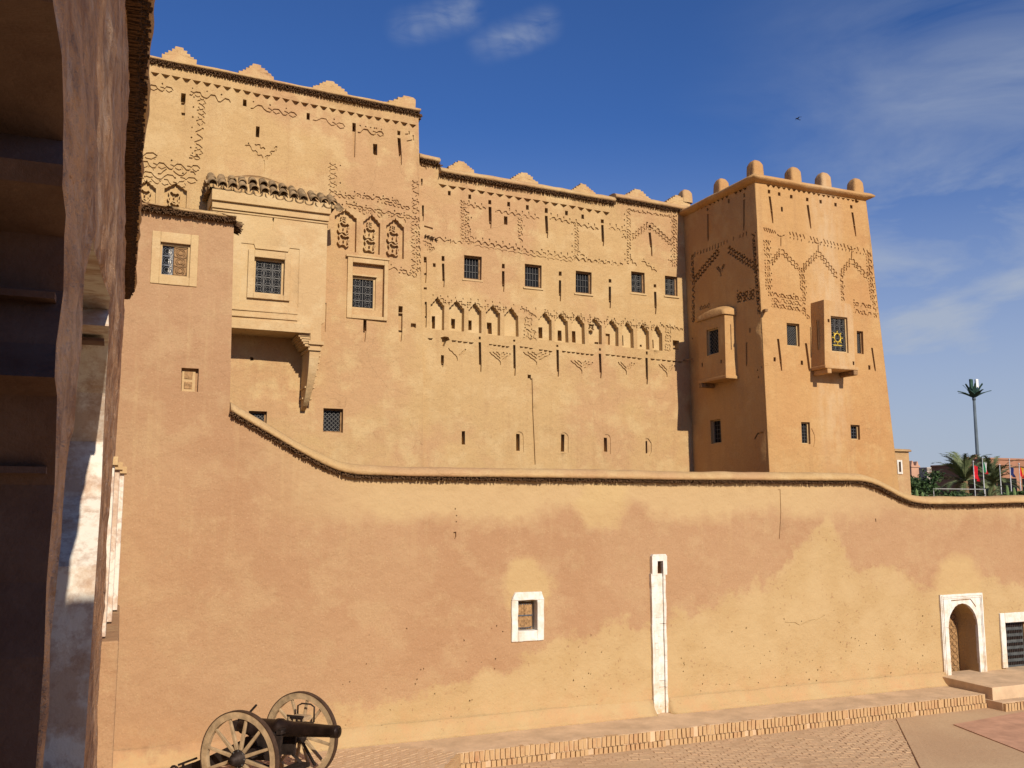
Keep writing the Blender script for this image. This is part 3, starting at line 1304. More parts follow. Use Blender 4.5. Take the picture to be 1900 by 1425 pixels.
# openings
r_block = W.wquad((298, 449), (351, 516), .16)
r_shut = W.quad((337, 682), (367, 727), .13)
r_win = (8.20, 2.24, 8.64, 2.84)
W.add([(8.20, 2.24), (8.64, 2.24), (8.64, 2.84), (8.20, 2.84)], .30, 1, jit=.003)
arch = [(20.36, .30), (21.40, .30), (21.40, 1.60)]
for k in range(0, 13):
    a = math.pi * k / 12
    arch.append((20.88 + .52 * math.cos(a), 1.70 + .60 * math.sin(a)))
arch.append((20.36, 1.60))
W.add(arch, .75, 2, jit=0)
W.add([(22.44, .30), (24.3, .30), (24.3, 1.72), (22.44, 1.72)], .24, 2, jit=0)
W.add([(11.575, 3.32), (11.725, 3.32), (11.725, 3.60), (11.575, 3.60)], .25, jit=0)
W.poly([(841, 987), (846, 986), (846, 996), (843, 1001), (840, 996)], .05)
for p in ((845, 944, 2, 3), (847, 957, 2, 2), (846, 968, 2, 2), (1624, 965, 2, 6), (433, 715, 6, 6)):
    W.sq(*p, .05)
# slight drip channel below the coping and some pock marks
W.groove([FW.px(1446, 908), FW.px(1447, 950), FW.px(1446, 1000)], .05, .025)
rg = random.Random(21)
for k in range(150):
    x, z = rg.uniform(4.5, 20), rg.uniform(.7, 1) * rg.uniform(.6, 2.6)
    if 11.2 < x < 12.1 or 7.9 < x < 9.0 or x > 19.9:
        continue
    s_ = rg.uniform(.010, .026)
    W.add([(x - s_, z), (x, z - s_), (x + s_, z), (x + s_ * .2, z + s_)], rg.uniform(.015, .04))
W.groove([FW.px(1455, 1155), FW.px(1475, 1156), FW.px(1482, 1160), FW.px(1500, 1152), FW.px(1512, 1150), FW.px(1528, 1141)], .02, .02)
W.build('wall', ['adobe_wall', 'whitewash', 'adobe_wall'], wall, grid=.30, rough=.028, thick=.55)

cp = [Vector((u, YW, v)) for u, v in tops]
cps = smooth_path(cp, 4, .12)
coping(wall, cps, (0, -1, 0), over=.17, h=.20, back=.55, mat='adobe', seed=2)
reeds(wall, cps, (0, -1, 0), over=.15, pitch=.022, layers=4, thick=.055, seed=5, droop=.25)
cb = [Vector((-.6, YW, 10.36)), Vector((2.24, YW, 10.28))]
coping(wall, [p + Vector((0, 0, .0)) for p in cb], (0, -1, 0), over=.15, h=.07, back=.5, seed=4)
reeds(wall, cb, (0, -1, 0), over=.17, pitch=.020, layers=4, thick=.075, seed=6, droop=.22)
reeds(wall, [Vector((2.22, YW + .45, 10.28)), Vector((2.22, YW, 10.28))], (1, 0, 0), over=.18, pitch=.03, layers=3, thick=.10, seed=7, droop=.5)

# coved plinth
mb = MB()
N = 60
prof = [(0, .62), (-.035, .60), (-.09, .48), (-.17, .38), (-.28, TZ - .02), (.1, TZ - .02)]
k = len(prof)
for xa_, xb_p in ((-.5, 11.41), (11.80, 20.15)):
    vs_, fs = [], []
    for i in range(N + 1):
        x = xa_ + (xb_p - xa_) * i / N
        for o, z in prof:
            p = Vector((x, 0, z))
            vs_.append((x, YW + o + .02 * noise.noise(p * 1.1) - .02, z + (.02 * noise.noise(p * 2.3) if z > .4 else 0)))
    for i in range(N):
        for a in range(k - 1):
            fs.append((i * k + a, i * k + a + 1, (i + 1) * k + a + 1, (i + 1) * k + a))
    fs += [tuple(range(k)), tuple(range(N * k, N * k + k))]
    mb.add(vs_, fs, 0, True)
mb.build('plinth', 'adobe_wall', wall)

# small window of the corner block: iron scroll leaf ajar and a wooden lattice leaf
def surround(parent, F, o, i, proud, mat, name='surround', base=-.012, bevel=.01):
    mb = MB()
    (a0, b0, a1, b1), (c0, d0, c1, d1) = o, i
    hbox(F, mb, a0, c0, b0, b1, -proud, -base)
    hbox(F, mb, c1, a1, b0, b1, -proud, -base)
    hbox(F, mb, c0, c1, b0, d0, -proud, -base)
    hbox(F, mb, c0, c1, d1, b1, -proud, -base)
    return mb.build(name, mat, parent, bevel=bevel)


def ring_set(mb, F, a0, a1, b0, b1, dg, nc, nr, t_=.006):
    cw, ch = (a1 - a0) / nc, (b1 - b0) / nr
    for i in range(nc + 1):
        mb.bar(F.P(a0 + cw * i, b0, dg), F.P(a0 + cw * i, b1, dg), t_ * 1.6, t_ * 1.6, up=F.n)
    for j_ in range(nr + 1):
        mb.bar(F.P(a0, b0 + ch * j_, dg), F.P(a1, b0 + ch * j_, dg), t_ * 1.6, t_ * 1.6, up=F.n)
    for i in range(nc):
        for j_ in range(nr):
            cx, cy = a0 + cw * (i + .5), b0 + ch * (j_ + .5)
            for rr in (.46, .28):
                r = min(cw, ch) * rr
                mb.tube([F.P(cx + r * math.cos(q * math.pi / 6), cy + r * math.sin(q * math.pi / 6), dg) for q in range(12)], t_, 4, closed=True)


u0, v0, u1, v1 = r_block
sr = (u0 - .15, v0 - .16, u1 + .14, v1 + .20)
surround(wall, FW, sr, (u0, v0, u1, v1), .022, 'adobe_pale', 'window_surround')
mb = MB()
f_ = .04
hbox(FW, mb, u0 + .003, u0 + f_, v0 + .003, v1 - .003, .05, .19)
hbox(FW, mb, u1 - f_, u1 - .003, v0 + .003, v1 - .003, .05, .19)
hbox(FW, mb, u0 + f_, u1 - f_, v0 + .003, v0 + f_, .053, .19)
hbox(FW, mb, u0 + f_, u1 - f_, v1 - f_, v1 - .003, .053, .19)
wb = mb.build('window', 'adobe_pale', wall)
mb = MB(); hbox(FW, mb, u0 + .03, u1 - .03, v0 + .03, v1 - .03, .15, .18); mb.build('pane', 'dark_glass', wb)
um = u0 + (u1 - u0) * .47
mb = MB(); hbox(FW, mb, um - .09, um - .01, v0 + .05, v1 - .05, .135, .148); mb.build('curtain', 'whitewash', wb)
mb = MB(); ring_set(mb, FW, u0 + .045, um - .02, v0 + .05, v1 - .05, .10, 1, 3, .007); mb.build('grille', 'iron', wb)
mb = MB(); hbox(FW, mb, um, u1 - .045, v0 + .05, v1 - .05, .09, .115); sh = mb.build('shutter', 'carved_wood', wb)
mb = MB(); ring_set(mb, FW, um + .01, u1 - .055, v0 + .06, v1 - .06, .082, 1, 3, .010); mb.build('shutter_lattice', 'old_wood', wb)

u0, v0, u1, v1 = r_shut
mb = MB()
hbox(FW, mb, u0 + .02, u1 - .05, v0 + .004, v1 - .06, .06, .14)
shut = tag(mb.build('shutter', 'adobe_pale', wall))
mb = MB()
for a, b in ((.12, .42), (.54, .86)):
    hbox(FW, mb, u0 + .06, u1 - .10, v0 + (v1 - v0) * a, v0 + (v1 - v0) * b, .045, .07)
mb.build('shutter_panel', 'carved_wood', shut, bevel=.008)

# white-framed window low in the wall
mb = MB()
o, i = (8.05, 2.03, 8.79, 2.98), (8.20, 2.24, 8.64, 2.84)
hbox(FW, mb, o[0], i[0], o[1], i[3] + .02, -.045, .02)
hbox(FW, mb, i[2], o[2], o[1], i[3] + .02, -.045, .02)
hbox(FW, mb, i[0], i[2], o[1], i[1], -.046, .02)
ww = weather(mb.build('window', 'whitewash', wall, bevel=.014), .030, .22, 3)
tag(ww, 'thick whitewashed window surround with a carved wooden shutter')
mb = MB()
mb.prism([(8.05, 2.862), (8.79, 2.862), (8.73, 3.03), (8.13, 3.03)], .02, -.06, lambda u, v, w: tuple(FW.P(u, v, w)))
weather(mb.build('lintel', 'whitewash', ww, bevel=.014), .030, .22, 3)
mb = MB(); hbox(FW, mb, 8.205, 8.60, 2.25, 2.80, .14, .21); sh = mb.build('shutter', 'old_wood', ww)
mb = MB()
for q in range(2):
    for w_ in range(2):
        hbox(FW, mb, 8.225 + .185 * w_, 8.395 + .18 * w_, 2.29 + .25 * q, 2.52 + .25 * q, .125, .145)
mb.build('shutter_board', 'carved_wood', ww, bevel=.006)
mb = MB()
hbox(FW, mb, 8.21, 8.595, 2.525, 2.55, .112, .15)
for q in range(7):
    hbox(FW, mb, 8.225 + .052 * q, 8.245 + .052 * q, 2.755, 2.785, .110, .15)
    hbox(FW, mb, 8.225 + .052 * q, 8.245 + .052 * q, 2.27, 2.295, .110, .15)
mb.tube([FW.P(8.22 + .36 * q / 8, 2.31 - .035 * math.sin(math.pi * q / 8), .115) for q in range(9)], .007, 5)
mb.build('shutter_ironwork', 'iron', ww)

# whitewashed rainwater chute
mb = MB()
N = 22
for (a, b, o0) in ((11.42, 11.57, .075), (11.73, 11.79, .075)):
    for i in range(N):
        z0, z1 = TZ + 3.0 * i / N, TZ + 3.0 * (i + 1) / N
        w0, w1 = .012 * noise.noise(Vector((z0 * 2, a, 0))), .012 * noise.noise(Vector((z1 * 2, a, 0)))
        mb.hexa([FW.P(a + w0, z0, .02), FW.P(b + w0, z0, .02), FW.P(b + w1, z1, .02), FW.P(a + w1, z1, .02),
                 FW.P(a + w0, z0, -o0), FW.P(b + w0, z0, -o0), FW.P(b + w1, z1, -o0), FW.P(a + w1, z1, -o0)])
for i in range(N):
    z0, z1 = TZ + 3.0 * i / N, TZ + 3.0 * (i + 1) / N
    mb.hexa([FW.P(11.56, z0, .02), FW.P(11.74, z0, .02), FW.P(11.74, z1, .02), FW.P(11.56, z1, .02),
             FW.P(11.56, z0, -.030), FW.P(11.74, z0, -.030), FW.P(11.74, z1, -.030), FW.P(11.56, z1, -.030)])
ch = weather(mb.build('rain_chute', 'whitewash', wall), .030, .22, 2)
tag(ch, 'narrow whitewashed rainwater chute running down the wall')
mb = MB()
cap = [(11.44, 3.30), (11.83, 3.30), (11.83, 3.66), (11.80, 3.74), (11.48, 3.74), (11.44, 3.66)]
hbox(FW, mb, 11.44, 11.575, 3.29, 3.70, -.085, .02)
hbox(FW, mb, 11.725, 11.83, 3.29, 3.70, -.085, .02)
hbox(FW, mb, 11.575, 11.725, 3.60, 3.70, -.084, .02)
mb.prism([(11.44, 3.70), (11.83, 3.70), (11.80, 3.745), (11.47, 3.745)], .02, -.083, lambda u, v, w: tuple(FW.P(u, v, w)))
weather(mb.build('chute_head', 'whitewash', ch), .025, .22, 3)

# arched doorway
mb = MB()
n = 12
op = [(20.36, .30)] + [(20.88 - .52 * math.cos(math.pi * k / n), 1.70 + .60 * math.sin(math.pi * k / n)) for k in range(n + 1)] + [(21.40, .30)]
ou = [(20.12, .30)] + [(20.12 + (21.64 - 20.12) * k / n, 2.54) for k in range(n + 1)] + [(21.64, .30)]
ou[1] = (20.12, 1.75)
ou[2] = (20.12, 2.54)
ou[n + 1] = (21.64, 1.75)
ou[n] = (21.64, 2.54)
m = len(op)
for k in range(m - 1):
    mb.hexa([FW.P(*op[k], .03), FW.P(*ou[k], .03), FW.P(*ou[k + 1], .03), FW.P(*op[k + 1], .03),
             FW.P(*op[k], -.05), FW.P(*ou[k], -.05), FW.P(*ou[k + 1], -.05), FW.P(*op[k + 1], -.05)])
dr = weather(mb.build('doorway', 'whitewash', wall), .024, .22, 2)
tag(dr, 'whitewashed horseshoe doorway with a carved door leaf set back')
mb = MB()
for q, w_ in ((.03, .030), (.085, .018)):
    hbox(FW, mb, 20.12 + q, 20.12 + q + w_, .32, 2.54 - q, -.066, -.045)
    hbox(FW, mb, 21.64 - q - w_, 21.64 - q, .32, 2.54 - q, -.066, -.045)
    hbox(FW, mb, 20.12 + q + w_, 21.64 - q - w_, 2.54 - q - w_, 2.54 - q, -.066, -.045)
mb.build('moulding', 'whitewash', dr)
mb = MB(); mb.tube([FW.P(u, v, -.056) for u, v in ((20.50, 2.385), (21.18, 2.40), (21.36, 2.20))], .012, 5, smooth=False); mb.build('incised_line', 'old_wood', dr)
mb = MB(); mb.box(20.37, 21.39, YW + .60, YW + .66, .32, 2.02); lf = mb.build('door_leaf', 'carved_wood', dr)
tag(lf, 'carved wooden door leaf')
mb = MB()
for zz in range(9):
    for xx in range(5):
        mb.tube([(20.50 + .19 * xx + .08 * math.cos(q * math.pi / 5), YW + .595, .50 + .17 * zz + .07 * math.sin(q * math.pi / 5)) for q in range(10)], .012, 4, closed=True)
mb.build('carving', 'old_wood', dr)

# studded double door at the right edge
mb = MB()
hbox(FW, mb, 22.26, 22.44, .56, 1.98, -.04, .02)
hbox(FW, mb, 22.44, 24.3, 1.72, 1.98, -.042, .02)
hbox(FW, mb, 24.3, 24.5, .56, 1.98, -.04, .02)
dd = weather(mb.build('door_surround', 'whitewash', wall, bevel=.014), .028, .22, 3)
mb = MB(); hbox(FW, mb, 22.445, 24.295, .31, 1.715, .17, .23); dl_ = mb.build('door', 'dark_door', wall)
tag(dl_, 'dark grey-green studded door')
mb = MB()
for q in range(8):
    zz = .46 + .165 * q
    for w_ in range(26):
        xx = 22.50 + .068 * w_
        if abs(xx - 23.37) < .06:
            continue
        mb.prism([(xx, zz - .045), (xx + .046, zz - .03), (xx + .046, zz + .03), (xx, zz + .045)], .17, .145, lambda u, v, w: tuple(FW.P(u, v, w)))
mb.build('stud_band', 'gun_iron', dl_)
mb = MB(); hbox(FW, mb, 23.34, 23.40, .31, 1.71, .14, .18); mb.build('meeting_stile', 'old_wood', dl_)

# ================================================================== tall block of the kasbah
blockA = thing('kasbah_block', 'tallest part of the mud kasbah, at left, with stepped battlements and a tiled oriel', 'building', (4, YA, 0))
FA = Face((0, YA, 0), (1, 0, 0))
zl, zr = FA.px(255, 107)[1], FA.px(772, 209)[1]
ztopA = lambda x: zl + (zr - zl) * (x - .36) / (7.4 - .36)
A = Wall(FA, [(-2.5, 0), (7.72, 0), (7.62, 8.1), (7.40, ztopA(7.4)), (-2.5, ztopA(-2.5))], 5)
A.saw((258, 129), (774, 232), 29, .125, .10)
for x, y0, y1, w in ((340, 173, 190, 8), (454, 185, 197, 6.5), (572, 209, 222, 6), (478, 234, 254, 6.5), (696, 267, 288, 8)):
    A.sq(x, (y0 + y1) / 2, w, y1 - y0, .3)
A.slit(340, 190.5, 224, 7, deep=.06)
A.slit(657, 228, 292, 6.5, deep=.28, frac=.22)
A.sq(740, 247, 6, 8, .28)
A.slit(740, 256, 306, 6, 744, deep=.26, frac=.6)
for p, q in (((268, 161), (326, 168)), ((352, 172), (432, 191)), ((465, 197), (556, 215)), ((582, 219), (646, 237)), ((664, 241), (716, 251))):
    A.zig(p, q, .40, .11, .030, .045, .9, .1)
A.ticks((664, 232), (712, 242), 5, .05, lean=0)
A.groove([FA.px(752, 249), FA.px(760, 248), FA.px(759, 243)], .03, .05)
A.groove([FA.px(767, 250), FA.px(767, 259), FA.px(755, 262)], .03, .05)
A.zig((374, 180), (367, 292), .24, .15, .030, .045, .8, .25, 1)
A.zig((352, 290), (376, 296), .3, .08)
for k, (p, q) in enumerate((((252, 291), (300, 288)), ((250, 303), (376, 314)), ((252, 312), (370, 326)), ((252, 321), (372, 338)), ((256, 330), (350, 346)))):
    A.zig(p, q, .42, .13, .032, .05, .5, .2)
A.zig((457, 267), (489, 295), .16, .05, .03, .05, .2, .05)
A.zig((492, 295), (516, 272), .16, .05, .03, .05, .2, .05)
A.zig((475, 266), (492, 279), .16, .05, .03, .05, .2, .05)
A.groove([FA.px(490, 297), FA.px(491, 305), FA.px(490, 318)], .018, .03)
for l, r_, ax, ay in ((253, 290, 272, 336), (305, 347, 327, 341)):
    A.niche(l, r_, ax, ay, ay + 62, 13, .13)
    A.flower((l + r_) / 2 - 3, ay + 24, 11)
    A.flower((l + r_) / 2 - 3, ay + 44, 11)
A.zig((618, 303), (618, 384), .22, .16, .030, .045, .5, .2)
A.zig((771, 335), (771, 400), .22, .15, .030, .045, .5, .2)
A.zig((767, 402), (769, 508), .20, .13, .032, .05, .9, .2)
A.zig((774, 402), (776, 508), .20, .10, .032, .05, .3, .2)
for p, q in (((622, 362), (672, 368)), ((655, 362), (742, 376)), ((700, 372), (762, 388)), ((640, 380), (764, 404)), ((625, 394), (650, 378)), ((652, 379), (682, 398)), ((684, 398), (692, 390)), ((694, 391), (712, 406)), ((720, 402), (735, 397)), ((738, 398), (755, 416))):
    A.zig(p, q, .24, .08, .030, .045, .7, .2)
for l, r_, ax, ay, yb in ((621, 662, 642, 390, 466), (674, 706, 690, 400, 471), (717, 750, 734, 407, 479)):
    A.niche(l, r_, ax, ay, yb, 15, .13)
    for q in (32, 55):
        A.flower((l + r_) / 2 - 2.5, ay + q, 11.5)
    A.flower((l + r_) / 2 - 2.5, ay + 15, 5)
A.zig((722, 497), (776, 513), .28, .09, .03, .05, .9, .2)
A.groove([FA.px(604, 562), FA.px(603, 590), FA.px(602, 616)], .03, .06)
A.slit(677, 593, 634, 6.5, 676, deep=.3, frac=.5)
A.sq(743, 574, 8, 12, .3)
A.slit(743, 581, 634, 8, deep=.10, frac=.6)
A.sq(767, 604, 10, 8, .25)
A.sq(467, 666, 6, 6, .2)
# windows of the block
rA1 = A.wquad((653, 510), (698, 575), .20)
iA1 = A.quad((654, 487), (711, 589), .07)
A.feats[-1], A.feats[-2] = A.feats[-2], A.feats[-1]
rA2 = A.wquad((600, 757), (636, 803), .22)
rA3 = A.wquad((462, 762), (494, 800), .20)
A.build('wall', ['adobe', 'adobe_pale'], blockA, grid=.28, rough=.030, thick=4)
window(blockA, FA, rA1, .20, 'ring', 'adobe_pale', .055, 'iron_pale', 2, 4)
sA = (iA1[0] - .13, iA1[1] - .09, iA1[2] + .10, iA1[3] + .13)
surround(blockA, FA, sA, iA1, .055, 'adobe_pale', 'window_surround')
mb = MB(); hbox(FA, mb, sA[0] - .05, sA[2] + .03, sA[3], sA[3] + .05, -.085, .02); mb.build('hood_moulding', 'adobe_pale', blockA, bevel=.01)
mb = MB(); hbox(FA, mb, rA1[0] - .02, rA1[2] + .02, rA1[3] + .005, rA1[3] + .045, .03, .09); mb.build('window_lintel', 'adobe_pale', blockA)
window(blockA, FA, rA2, .22, 'diag', 'old_wood', .04, 'iron_pale', 4)
window(blockA, FA, rA3, .20, 'diag', 'old_wood', .04, 'iron_pale', 4)
pa = [Vector((-2.5, YA, ztopA(-2.5) + .0)), Vector((7.42, YA, ztopA(7.42)))]
coping(blockA, pa, (0, -1, 0), over=.17, h=.10, back=.5, seed=12)
reeds(blockA, pa, (0, -1, 0), over=.145, pitch=.026, layers=4, thick=.10, seed=13, droop=.05)
reeds(blockA, [pa[1] + Vector((-.02, .8, 0)), pa[1] + Vector((-.02, 0, 0))], (1, 0, 0), over=.14, pitch=.03, layers=4, thick=.14, seed=14)
FAm = Face((0, YA + .2, 0), (1, 0, 0))
for k, (xa, ya, xb, yb, xt, yt, shp) in enumerate(((299, 108, 363, 122, 325, 90, 'both'), (442, 139, 507, 152, 478, 124, 'both'), (578, 165, 642, 180, 610, 153, 'both'), (710, 196, 768, 208, 745, 180, 'left'))):
    a, b, c = FAm.px(xa, ya), FAm.px(xb, yb), FAm.px(xt, yt)
    merlon(blockA, a[0], b[0], a[1], b[1], c[1] - max(a[1], b[1]) + .02, YA + .2, 'adobe', .36, shp, k)

# ---- the oriel
FO = Face((0, YO, 0), (1, 0, 0))
oz0, oz1 = 8.86, 12.02
ox0, ox1 = FO.px(394, 420)[0], FO.px(606, 480)[0]
O = Wall(FO, [(ox0, oz0), (ox1 - .40, oz0), (ox1 - .40, oz0 + .02), (ox1, oz0 + .30), (ox1, oz1), (ox0, oz1)], 8)
rO = O.wquad((472, 477), (526, 549), .16)
O.quad((448, 450), (553, 572), .022)
O.feats[-1], O.feats[-2] = O.feats[-2], O.feats[-1]
hs = []                                             # raised horseshoe over the window
for k in range(13):
    a = math.pi * (k / 12 * 1.3 - .15)
    u, v = FO.px(505, 452)
    hs.append((u - .42 * math.cos(a), v + .34 * math.sin(a)))
u, v = FO.px(507, 415)
hs.insert(7, (u, v))
O.add(hs, -.018)
O.feats.insert(0, O.feats.pop())
O.feats = O.feats[1:2] + O.feats[0:1] + O.feats[2:]
O.sq(507, 408, 2.5, 9, .08)
orl = O.build('oriel', ['adobe_pale'], blockA, grid=.3, rough=.012, thick=.98)
tag(orl, 'cream plastered oriel with a tiled canopy on a curved corbel')
window(orl, FO, rO, .16, 'ring', 'adobe_pale', .05, 'iron_pale', 3, 4, sub=True)
fo = (rO[0] - .14, rO[1] - .12, rO[2] + .14, rO[3] + .17)
surround(orl, FO, fo, (rO[0], rO[1], rO[2], rO[3]), .050, 'adobe_pale', 'window_surround', base=-.03)
mb = MB()
hbox(FO, mb, ox0 - .03, ox1 + .03, 11.62, 11.78, -.06, .02)
hbox(FO, mb, ox0 - .05, ox1 + .05, 11.78, 12.04, -.13, .02)
hbox(FO, mb, ox0 - .02, ox1 + .015, 11.56, 11.60, -.025, .02)
mb.hexa([(ox0 - .04, YO + .02, 11.79), (ox0, YO + .02, 11.79), (ox0, YA, 11.79), (ox0 - .04, YA, 11.79),
         (ox0 - .05, YO + .02, 12.03), (ox0, YO + .02, 12.03), (ox0, YA, 12.03), (ox0 - .05, YA, 12.03)])
mb.build('eaves_moulding', 'adobe_pale', orl, bevel=.01)
mb = MB()
b1 = FO.px(552, 580)[0]
b2 = FO.px(576, 600)[0]
hbox(FO, mb, ox0, b1, 9.28, 9.32, -.03, .02)
hbox(FO, mb, ox0, b1, 9.13, 9.18, -.045, .02)
hbox(FO, mb, ox0 + .01, b2, 8.845, 9.06, -.075, .02)
mb.build('base_moulding', 'adobe_pale', orl, bevel=.008)
# curved corbel under the right end
mb = MB()
bx0, bx1 = FO.px(574, 640)[0], FO.px(600, 640)[0]
pr = [(YA + .02, 9.2), (YO - .01, 9.2), (YO - .01, 8.68), (YO + .03, 8.62), (YO + .03, 8.50)]
n = 12
for k in range(n + 1):
    a = math.pi / 2 * k / n
    yy = YO + .05 + (YA - YO - .03) * (1 - math.cos(a)) ** .85
    zz = 8.46 - 1.36 * math.sin(a)
    pr.append((yy, zz))
pr.append((YA + .02, 7.08))
wt = lambda z: .10 + .15 * max(0.0, min(1.0, (z - 7.08) / 1.4))
for k in range(3, len(pr) - 2):
    (ya0, za0), (ya1, za1) = pr[k], pr[k + 1]
    mb.hexa([(bx0 + .02, ya0, za0), (bx0 + .02 + wt(za0), ya0, za0), (bx0 + .02 + wt(za0), YA + .02, za0), (bx0 + .02, YA + .02, za0),
             (bx0 + .02, ya1, za1), (bx0 + .02 + wt(za1), ya1, za1), (bx0 + .02 + wt(za1), YA + .02, za1), (bx0 + .02, YA + .02, za1)])
mb.box(bx0 + .02, bx0 + .27, YO - .01, YA + .02, 8.62, 9.2)
cbl = mb.build('corbel', 'adobe_pale', orl)
mb = MB()
mb.box(bx0 - .02, bx1 + .01, YO - .03, YA, 8.60, 8.68)
mb.box(bx0 - .02, bx1 - .04, YO + .0, YA, 8.46, 8.52)
for k in range(6):
    z = 8.34 - .15 * k
    y = YO + .10 + (YA - YO) * (.012 * (k + 1) ** 2.1)
    mb.box(bx1 - .125, bx1 - .03 - .012 * k, min(y, YA - .05), YA, z, z + .07)
mb.box(bx0 - .01, bx1 - .10, YO + .34, YA, 7.60, 7.645)
mb.box(bx0 - .01, bx1 - .10, YO + .62, YA, 7.36, 7.40)
mb.build('corbel_moulding', 'adobe_pale', orl)
# stepped arch rib along the fascia that runs down into the corbel
mb = MB()
for k in range(5):
    mb.box(bx0 - .10 - .07 * (4 - k) * .55, bx0 + .02, YO + .02, YA, 8.82 - .055 * k - .05, 8.84 - .055 * k)
mb.build('stepped_rib', 'adobe_pale', orl)
# roof: mud hump over barrel tiles
mb = MB()
N = 14
vs_, fs = [], []
for i in range(N + 1):
    x = ox0 - .10 + (ox1 - ox0 + .25) * i / N
    hump = .30 * math.exp(-((x - 3.35) / .75) ** 2)
    sl = 12.22 - .05 * (x - ox0)
    for (y, z) in ((YO - .10, sl - .14), (YO - .10, sl - .06), (YO + .42, sl + .27 + hump * .45), (YA + .05, sl + .46 + hump * .9), (YA + .05, sl - .14)):
        vs_.append((x, y, z + .015 * noise.noise(Vector((x * 3, y * 3, 0)))))
for i in range(N):
    for a in range(4):
        fs.append((i * 5 + a, i * 5 + a + 1, (i + 1) * 5 + a + 1, (i + 1) * 5 + a))
fs += [tuple(range(5)), tuple(range(N * 5, N * 5 + 5))]
mb.add(vs_, fs, 0, True)
mb.build('canopy_roof', 'adobe', orl)


def tile_mesh(up=True, L=.38, r0=.084, r1=.106):
    mb = MB()
    n = 8
    vs_, fs = [], []
    for e, r in ((0, r0), (1, r1)):
        for rr in (r, r - .018):
            for k in range(n + 1):
                a = math.pi * k / n
                z = rr * math.sin(a) * (1 if up else -1)
                vs_.append((rr * math.cos(a), -L * e, z))
    m = n + 1
    for k in range(n):
        fs += [(k, k + 1, 2 * m + k + 1, 2 * m + k), (m + k, m + k + 1, 3 * m + k + 1, 3 * m + k),
               (2 * m + k, 2 * m + k + 1, 3 * m + k + 1, 3 * m + k), (k, k + 1, m + k + 1, m + k)]
    fs += [(0, m, 3 * m, 2 * m), (n, m + n, 3 * m + n, 2 * m + n)]
    mb.add(vs_, fs, 0, False)
    return mb.mesh('roof_tile', 'roof_tile')


t_up, t_dn = tile_mesh(True), tile_mesh(False)
rg = random.Random(5)


def tile(me, loc, rot):
    o = bpy.data.objects.new('roof_tile', me)
    COL.objects.link(o)
    o.parent = orl
    o.location = loc
    o.rotation_euler = (rot[0] + rg.uniform(-.05, .05), rot[1], rot[2] + rg.uniform(-.06, .06))


nt = 12
for i in range(nt + 1):
    x = ox0 - .06 + (ox1 - ox0 + .17) * i / nt
    z = 12.20 - .05 * (x - ox0)
    tile(t_dn, (x + .115, YO + .14, z + .115), (R(32), 0, 0))
    tile(t_up, (x, YO + .16, z + .155), (R(32), 0, 0))
    tile(t_up, (x + .02, YO + .46, z + .325 + .10 * math.exp(-((x - 3.35) / .75) ** 2)), (R(32), 0, 0))
for i in range(4):
    y = YO + .10 + .21 * i
    tile(t_up, (ox0 + .18, y, 12.30), (R(20), 0, R(-90)))
    tile(t_dn, (ox0 + .16, y + .10, 12.25), (R(20), 0, R(-90)))

# ================================================================== lower wing
wing = thing('kasbah_wing', 'lower middle wing of the mud kasbah with a row of thirteen blind niches', 'building', (12, YB, 0))
FB = Face((0, YB, 0), (1, 0, 0))
outB = [(7.3, 0), (16.1, 0), (15.92, 13.62), (13.42, 13.69), (13.42, 13.56), (8.04, 13.66), (8.04, 13.92), (7.3, 13.97)]
B = Wall(FB, outB, 9)
B.saw((813, 340), (1133, 394), 19, .115, .10)
for x, y in ((834, 358), (872, 365), (944, 378.5), (979, 384.5), (1051, 395.5), (1081, 402)):
    B.sq(x, y, 5.5, 8.5, .28)
for x, a, b, c, d_ in ((909, 371, 379, 384, 424), (1014, 386, 395, 400, 442), (1118, 407, 414, 417, 457)):
    B.sq(x, (a + b) / 2, 6, b - a, .28)
    B.slit(x, c, d_, 5.5, x + 1, deep=.26, frac=.7)
B.sq(938.5, 409, 7, 16, .25)
B.sq(1206, 422, 5, 10, .26)
B.slit(1206, 431, 475, 5, 1210, deep=.2, frac=.55)
B.slit(783, 331, 344, 3, deep=.1)
B.slit(785, 381, 410, 4, deep=.2)
B.groove([FB.px(781, 307), FB.px(790, 309), FB.px(791, 314)], .03, .05)
# zigzag bands
Z = B.zig
for p, q in (((868, 381), (903, 388)), ((919, 391), (1003, 407)), ((1020, 404), (1112, 427)), ((1130, 422), (1163, 431))):
    Z(p, q, .20, .065, .030, .045, .7, .12, 1, True)
for x, a, b in ((859, 372, 451), (866, 376, 452), (965, 404, 452), (1068, 412, 478), (1166, 386, 492), (1252, 398, 497)):
    Z((x, a), (x + .5, b), .18, .11, .030, .045, .45, .2)
Z((1248, 402), (1249, 497), .18, .06, .028, .045, .5, .3)
Z((862, 415), (878, 448), .2, .06)
Z((808, 440), (838, 451), .2, .06)
Z((834, 450), (880, 452), .2, .06, .032, .05)
Z((880, 449), (1062, 481), .20, .065, .032, .05, .8, .08, 1, True)
Z((880, 456), (1062, 487), .20, .03, .026, .03, .5, .5, -1)
Z((1062, 480), (1157, 492), .20, .065, .032, .05, .6, .1)
Z((1068, 465), (1085, 478), .2, .06)
Z((1166, 478), (1182, 494), .2, .06)
Z((1192, 483), (1220, 506), .2, .06)
B.ticks((1163, 389), (1254, 403), 11, .10, .026, .05, .1)
Z((1164, 390), (1254, 404), .2, .03, .026, .04, 0, .1)
for o in (0, 8):
    Z((1172, 437 + o), (1203, 413 + o), .13, .05, .028, .045, .2, .1)
    Z((1207, 413 + o), (1246, 449 + o), .13, .05, .028, .045, .2, .1)
Z((1155, 438), (1170, 446), .15, .06)
Z((1240, 487), (1256, 484), .15, .06)
